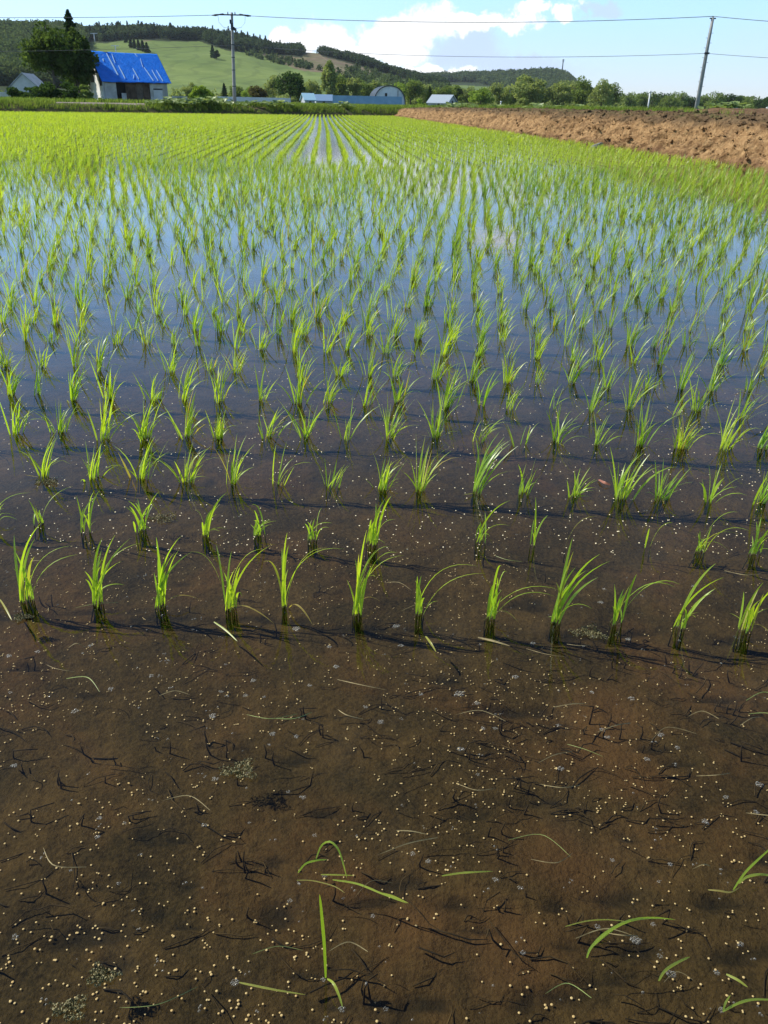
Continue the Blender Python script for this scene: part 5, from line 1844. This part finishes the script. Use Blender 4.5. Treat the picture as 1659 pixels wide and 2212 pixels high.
for bi, i, x, y in scatter((6, 9, 14, 9, 7), (1100, 250, 0.5)):
    a = r7.uniform(-0.5, 0.5) + (PI if r7.random() < .5 else 0)
    L = r7.uniform(0.03, 0.10)
    g = gp(x, y)
    k = r7.uniform(-.25, .25) * L
    p0 = Vector((g.x, g.y, 0.003))
    p2 = p0 + Vector((math.cos(a) * L, math.sin(a) * L, 0.0))
    p1 = p0.lerp(p2, .5) + Vector((-math.sin(a) * k, math.cos(a) * k, r7.uniform(0.003, .010)))
    gr = r7.random()
    bez_leaf([p0, p1, p2], r7.uniform(0.0007, 0.0017), STRAW if gr < .6 else STRAW_GREEN, 'straw',
             f'thin curved straw, {ordw(i)} from the left of those {BANDS[bi][0]}', 'straw', group='straws afloat in the near water')
for bi, i, x, y in scatter((8, 14, 22, 16, 10), (900, 450, 0.3)):
    g = gp(x, y, -0.05)
    mb = MB()
    for q in range(r7.choice((1, 1, 2, 3))):
        o_ = Vector((r7.gauss(0, .012), r7.gauss(0, .012), -0.012))
        hh = r7.uniform(0.026, 0.052)
        b2 = o_ + Vector((r7.gauss(0, .006), r7.gauss(0, .006), hh * .6))
        b3 = b2 + Vector((r7.gauss(0, .004), r7.gauss(0, .003), hh * .42))
        mb.tube([o_, b2, b3], [0.0018, 0.0014, 0.0008], 6)
        if r7.random() < .3:
            mb.tube([b3, b3 + Vector((r7.uniform(-.04, .04), r7.uniform(-.02, .02), -0.004))], [0.0014, 0.0008], 5)
    o = mb.build('stubble', STUB, None, True)
    o.location = (g.x, g.y, -0.05)
    tag(o, f'drowned dark stubble, {ordw(i)} from the left of those {BANDS[bi][0]}', 'stubble', 'drowned stubble under the near water')


mbs = MB()
for _ in range(330):
    y = r7.uniform(1350, 2230)
    x = r7.uniform(-10, 1670) if r7.random() < .55 else r7.gauss(1120, 260)
    if r7.random() < .3:
        y = r7.gauss(1640, 90)
    g = gp(x, y, -0.045)
    a_ = r7.gauss(0, 0.55)
    L = r7.uniform(0.015, 0.085)
    z0_ = float(MZ[min(max(int(np.searchsorted(gx, g.x)), 0), len(gx) - 1), min(max(int(np.searchsorted(gy, g.y)), 0), len(gy) - 1)]) + 0.002 + (r7.uniform(0, 0.012) if r7.random() < .25 else 0)
    c0 = Vector((g.x, g.y, z0_))
    dv = Vector((math.cos(a_), math.sin(a_), 0)) * L
    nv_ = Vector((-dv.y, dv.x, 0)) * r7.uniform(-.3, .3)
    mbs.tube([c0, c0 + dv * .35 + nv_ * .8 + Vector((0, 0, .004)), c0 + dv * .7 + nv_, c0 + dv], [r7.uniform(.0006, .0014)] * 3 + [0.0004], 4, False)
tag(mbs.build('rotting_straw', var('rotting_straw', (0.022, 0.017, 0.009), (0.16, 0.115, 0.05), 9, 0.9, lo=0.45, hi=0.7), None, True), 'dark rotting straw strewn over the mud under the nearest water', 'straw', kind='stuff')


def dome(mb, c, r_, seg=10, rings=4, squash=0.8):
    b = len(mb.v)
    vs = []
    for i in range(rings):
        ph = (PI / 2) * i / rings
        for k in range(seg):
            th = 2 * PI * k / seg
            vs.append((c[0] + r_ * math.cos(ph) * math.cos(th), c[1] + r_ * math.cos(ph) * math.sin(th), c[2] + r_ * squash * math.sin(ph)))
    vs.append((c[0], c[1], c[2] + r_ * squash))
    fs = [(i * seg + k, i * seg + (k + 1) % seg, (i + 1) * seg + (k + 1) % seg, (i + 1) * seg + k) for i in range(rings - 1) for k in range(seg)]
    fs += [((rings - 1) * seg + k, (rings - 1) * seg + (k + 1) % seg, rings * seg) for k in range(seg)]
    mb.add(vs, fs)


def foam(x, y, R0, n, rb, label, grp):
    g = gp(x, y, 0.0)
    mb = MB()
    placed = []
    for _ in range(n * 12):
        if len(placed) >= n:
            break
        a, q = r7.uniform(0, 2 * PI), R0 * math.sqrt(r7.random())
        rr = rb * r7.uniform(0.55, 1.25)
        c = (q * math.cos(a) * 1.2, q * math.sin(a))
        if all(math.hypot(c[0] - p[0], c[1] - p[1]) > (rr + p[2]) * 0.78 for p in placed):
            placed.append((c[0], c[1], rr))
            dome(mb, (c[0], c[1], 0.0012), rr)
    o = mb.build('bubble_cluster', BUB, None, True)
    o.location = (g.x, g.y, 0.0)
    return tag(o, label, 'bubbles', grp)


# bubbles measured in the photograph, lower half
BUBS = []
for f, lst in ((z3, [(95, 643, 8), (1262, 688, 13), (645, 888, 8), (1080, 908, 9), (942, 955, 7), (160, 786, 8), (1402, 765, 8), (388, 757, 8), (1430, 850, 10), (40, 802, 8), (1317, 928, 8), (472, 942, 8), (45, 958, 7), (1125, 976, 6), (966, 974, 6), (1045, 972, 8), (960, 838, 5), (700, 795, 6)]),
               (z4, [(66, 682, 12), (86, 765, 9), (335, 972, 17), (170, 972, 9), (575, 900, 10), (1058, 738, 8), (1075, 992, 11), (940, 580, 8), (652, 755, 8), (760, 958, 6), (903, 963, 6), (422, 760, 5), (1280, 742, 6), (960, 524, 7), (1340, 510, 8), (865, 766, 5), (905, 725, 6)]),
               (G5, [(60, 385, 9), (320, 155, 11), (905, 175, 12), (1160, 250, 10), (1260, 262, 9), (1555, 135, 9), (1620, 200, 12), (915, 442, 11), (1290, 520, 10), (1055, 418, 8), (425, 608, 8), (530, 632, 7), (870, 638, 9), (415, 688, 8), (1340, 682, 8), (1515, 685, 7),
                     (1588, 1025, 9), (1462, 950, 6), (505, 888, 7), (1000, 1308, 13), (1455, 1422, 12), (1378, 1297, 9), (65, 1115, 10), (568, 1003, 6), (1380, 855, 9), (300, 832, 6), (1225, 497, 7), (715, 272, 6), (1235, 960, 8), (1062, 628, 6)]),
               (G6, [(340, 318, 12), (770, 402, 11), (950, 235, 10), (968, 266, 9), (1092, 1135, 18), (1242, 1282, 16), (927, 1080, 10), (1165, 1068, 8), (490, 878, 9), (597, 912, 9), (200, 798, 9), (135, 765, 9), (1390, 628, 11), (1193, 885, 7), (1240, 812, 8), (1622, 470, 11),
                     (608, 1190, 9), (1195, 1205, 9), (1440, 1278, 10), (1540, 1155, 9), (410, 120, 9), (438, 228, 8), (490, 228, 8), (415, 425, 7), (1200, 258, 9), (1608, 588, 8), (1270, 312, 8), (905, 75, 6), (1140, 362, 9), (1460, 1438, 10), (20, 1432, 9), (760, 215, 8), (872, 175, 6), (992, 795, 8), (1478, 525, 8)])):
    for x, y, s_ in lst:
        px, py = f(x, y)
        BUBS.append((px, py, s_))
bb_ = {}
for (px, py, s_) in BUBS:
    bi = 0 if py < 1345 else (1 if py < 1500 else (2 if py < 1700 else (3 if py < 1920 else 4)))
    bb_.setdefault(bi, []).append((px, py, s_))
BN = ['between the second and front rice rows', 'just below the front rice row', 'in the upper open water', 'in the middle open water', 'in the lowest open water']
for bi, lst in bb_.items():
    lst.sort()
    for i, (px, py, s_) in enumerate(lst):
        g = gp(px, py)
        dep = math.hypot(g.x, g.y) * math.cos(PITCH) + math.sin(PITCH)
        R0 = s_ * 0.50 / F_PX * dep
        big = s_ >= 12
        foam(px, py, R0 * 1.0, 5 if s_ < 8 else (8 if not big else 14), R0 * (0.46 if not big else 0.38),
             f'{"large" if big else "small"} bubble cluster, {ordw(i + 1)} from the left of those {BN[bi]}', 'bubble clusters on the near water')
# lumps of floating algae scum
for (f, x, y, rx, lab) in ((G5, 1022, 405, 0.022, 'ragged floating scum patch in the middle of the open water'), (G5, 435, 1280, 0.014, 'brown scum lump near the bottom left'),
                           (G5, 300, 1422, 0.016, 'flat tan scum patch in the bottom left corner'), (z3, 95, 640, 0.014, 'grey scum patch below the first front clump'),
                           (z4, 890, 708, 0.026, 'dark drifting scum patch right of the ninth front clump'), (z3, 205, 62, 0.024, 'wide pale scum patch in the third rice row'),
                           (z3, 690, 215, 0.030, 'dark ragged scum patch in the second rice row')):
    g = gp(*f(x, y))
    nn = 700
    a = rng.uniform(0, 2 * PI, nn)
    q = np.sqrt(rng.random(nn)) * rx * (1 + 0.35 * np.sin(a * 3 + x) + 0.2 * np.sin(a * 7))
    C = np.stack([q * np.cos(a) * 1.25, q * np.sin(a) * 0.85, rng.uniform(0.0005, 0.0045, nn)], 1)
    V, Fq = leaf_quads(C, 0.0030)
    o = link('algae_scum', mesh_np('algae_scum', V, Fq), None, SCUM)
    o.location = (g.x, g.y, 0.001)
    tag(o, lab, 'scum', 'scum patches on the near water')

# granules: the largest as things, the others as one mass
ico_v, ico_f = [], []
_r, _s = 3, 8
for i in range(1, 4):
    ph = PI * i / 4
    for k in range(_s):
        ico_v.append((math.sin(ph) * math.cos(2 * PI * k / _s), math.sin(ph) * math.sin(2 * PI * k / _s), math.cos(ph) * 0.7))
ico_v += [(0, 0, 0.7), (0, 0, -0.7)]
for i in range(2):
    for k in range(_s):
        ico_f.append((i * _s + k, (i + 1) * _s + k, (i + 1) * _s + (k + 1) % _s, i * _s + (k + 1) % _s))
for k in range(_s):
    ico_f.append((24, k, (k + 1) % _s))
    ico_f.append((25, 2 * _s + (k + 1) % _s, 2 * _s + k))
gm = bpy.data.meshes.new('granule')
gm.from_pydata(ico_v, [], ico_f)
for p in gm.polygons:
    p.use_smooth = True
gm.materials.append(GRAN)
npt = 6000
gpx = rng.uniform(-20, 1680, npt)
gpy = rng.uniform(1150, 2230, npt)
P = np.array([tuple(gp(a, b, -0.045)) for a, b in zip(gpx, gpy)])
dens = np.interp(gpy, [1150, 1400, 1700, 2000, 2230], [0.75, 0.62, 0.40, 0.27, 0.18]) * np.clip(1 + 2.0 * fbm2(P[:, 0], P[:, 1], 5.0, 4, 97), 0.1, 3) * (1.15 - 0.35 * (gpx / 1659))
kp = rng.random(npt) < dens * 0.95
P, gy_ = P[kp], gpy[kp]
# some stick together in twos and threes
ex = rng.random(len(P)) < 0.22
Q = P[ex] + np.concatenate([rng.normal(0, 0.0038, (ex.sum(), 2)), np.zeros((ex.sum(), 1))], 1)
P = np.concatenate([P, Q])
gy_ = np.concatenate([gy_, gy_[ex]])
rad = rng.uniform(0.0012, 0.0022, len(P)) * np.interp(gy_, [1150, 1500, 2230], [0.72, 0.78, 1.0]) * np.where(rng.random(len(P)) < 0.3, 0.7, 1)
px, py = to_px(P[:, 0], P[:, 1], P[:, 2])
vis = (px > 2) & (px < 1657) & (py < 2208)
ii = np.clip(np.searchsorted(gx, P[:, 0]), 1, len(gx) - 1)
jj = np.clip(np.searchsorted(gy, P[:, 1]), 1, len(gy) - 1)
ZP = np.maximum(np.maximum(MZ[ii, jj], MZ[ii - 1, jj - 1]), np.maximum(MZ[ii, jj - 1], MZ[ii - 1, jj])) + 0.0008
score = rad / np.hypot(P[:, 0], np.hypot(P[:, 1], 1.0)) * vis
top = np.argsort(-score)[:300]
rest_m = np.ones(len(P), bool)
rest_m[top] = False
for i in top:
    o = bpy.data.objects.new('granule', gm)
    COL.objects.link(o)
    o.location = (P[i, 0], P[i, 1], ZP[i] + rad[i] * 0.3)
    o.scale = (rad[i], rad[i], rad[i] * 0.5)
    o.rotation_euler = (0, 0, rng.uniform(0, 6))
    tag(o, 'one of the bigger round tan granules strewn through the nearest open water', 'granule', 'bigger granules in the nearest water')
iv = np.array(ico_v)
quad = np.array([f for f in ico_f if len(f) == 4])
tri = np.array([(f[0], f[1], f[2], f[2]) for f in ico_f if len(f) == 3])
# small ones: 6-sided low domes of quads
k6 = 8
ring = [(math.cos(2 * PI * k / k6), math.sin(2 * PI * k / k6), 0.0) for k in range(k6)] + [(0.7 * math.cos(2 * PI * k / k6), 0.7 * math.sin(2 * PI * k / k6), 0.30) for k in range(k6)] + [(0, 0, .36)]
q6 = [(k, (k + 1) % k6, k6 + (k + 1) % k6, k6 + k) for k in range(k6)] + [(k6 + k, k6 + k + 1, k6 + (k + 2) % k6, 2 * k6) for k in range(0, k6, 2)]
iv, quad = np.array(ring), np.array(q6)
P[:, 2] = ZP
Pr, rr2 = P[rest_m], rad[rest_m]
# far specks of foam and granules between the nearer rows
nf_ = 1700
fx_, fy_ = rng.uniform(0, 1659, nf_), rng.uniform(620, 1200, nf_)
Pf = np.array([tuple(gp(a, b, 0.0)) for a, b in zip(fx_, fy_)])
Pr = np.concatenate([Pr, Pf])
rr2 = np.concatenate([rr2, rng.uniform(0.0010, 0.0022, nf_)])
V = (iv[None] * rr2[:, None, None] + Pr[:, None, :] + np.array([0, 0, 0.0004])).reshape(-1, 3)
Fq = (quad[None] + (np.arange(len(Pr)) * len(iv))[:, None, None]).reshape(-1, 4)
tag(link('floating_granules', mesh_np('floating_granules', V, Fq, smooth=True), None, GRAN), 'countless small tan granules scattered over the water', 'granules', kind='stuff')
# tiny clear bubbles all over
nf_ = 230
fx_, fy_ = rng.uniform(0, 1659, nf_), np.concatenate([rng.uniform(820, 1400, nf_ // 2), rng.uniform(1300, 2212, nf_ - nf_ // 2)])
mb = MB()
for a, b in zip(fx_, fy_):
    g = gp(a, b)
    for q in range(r7.choice((1, 1, 2, 3))):
        dome(mb, (g.x + r7.gauss(0, .003), g.y + r7.gauss(0, .003), 0.001), r7.uniform(0.0008, 0.0019), 8, 3)
tag(mb.build('froth', BUB, None, True), 'tiny clear bubbles scattered among the granules', 'froth', kind='stuff')
# thin air between the viewer and the hills
hv = bpy.data.materials.new('air')
hv.use_nodes = True
ht = hv.node_tree
for n in list(ht.nodes):
    ht.nodes.remove(n)
pv = ht.nodes.new('ShaderNodeVolumePrincipled')
pv.inputs['Color'].default_value = (0.80, 0.90, 1.0, 1)
pv.inputs['Density'].default_value = 0.00007
ho = ht.nodes.new('ShaderNodeOutputMaterial')
ht.links.new(pv.outputs[0], ho.inputs['Volume'])
tag(MB().box((0, 800, 119), (5600, 5600, 244)).build('haze', hv), 'thin pale haze in the air over the whole valley', 'haze', kind='stuff')
print('done building')
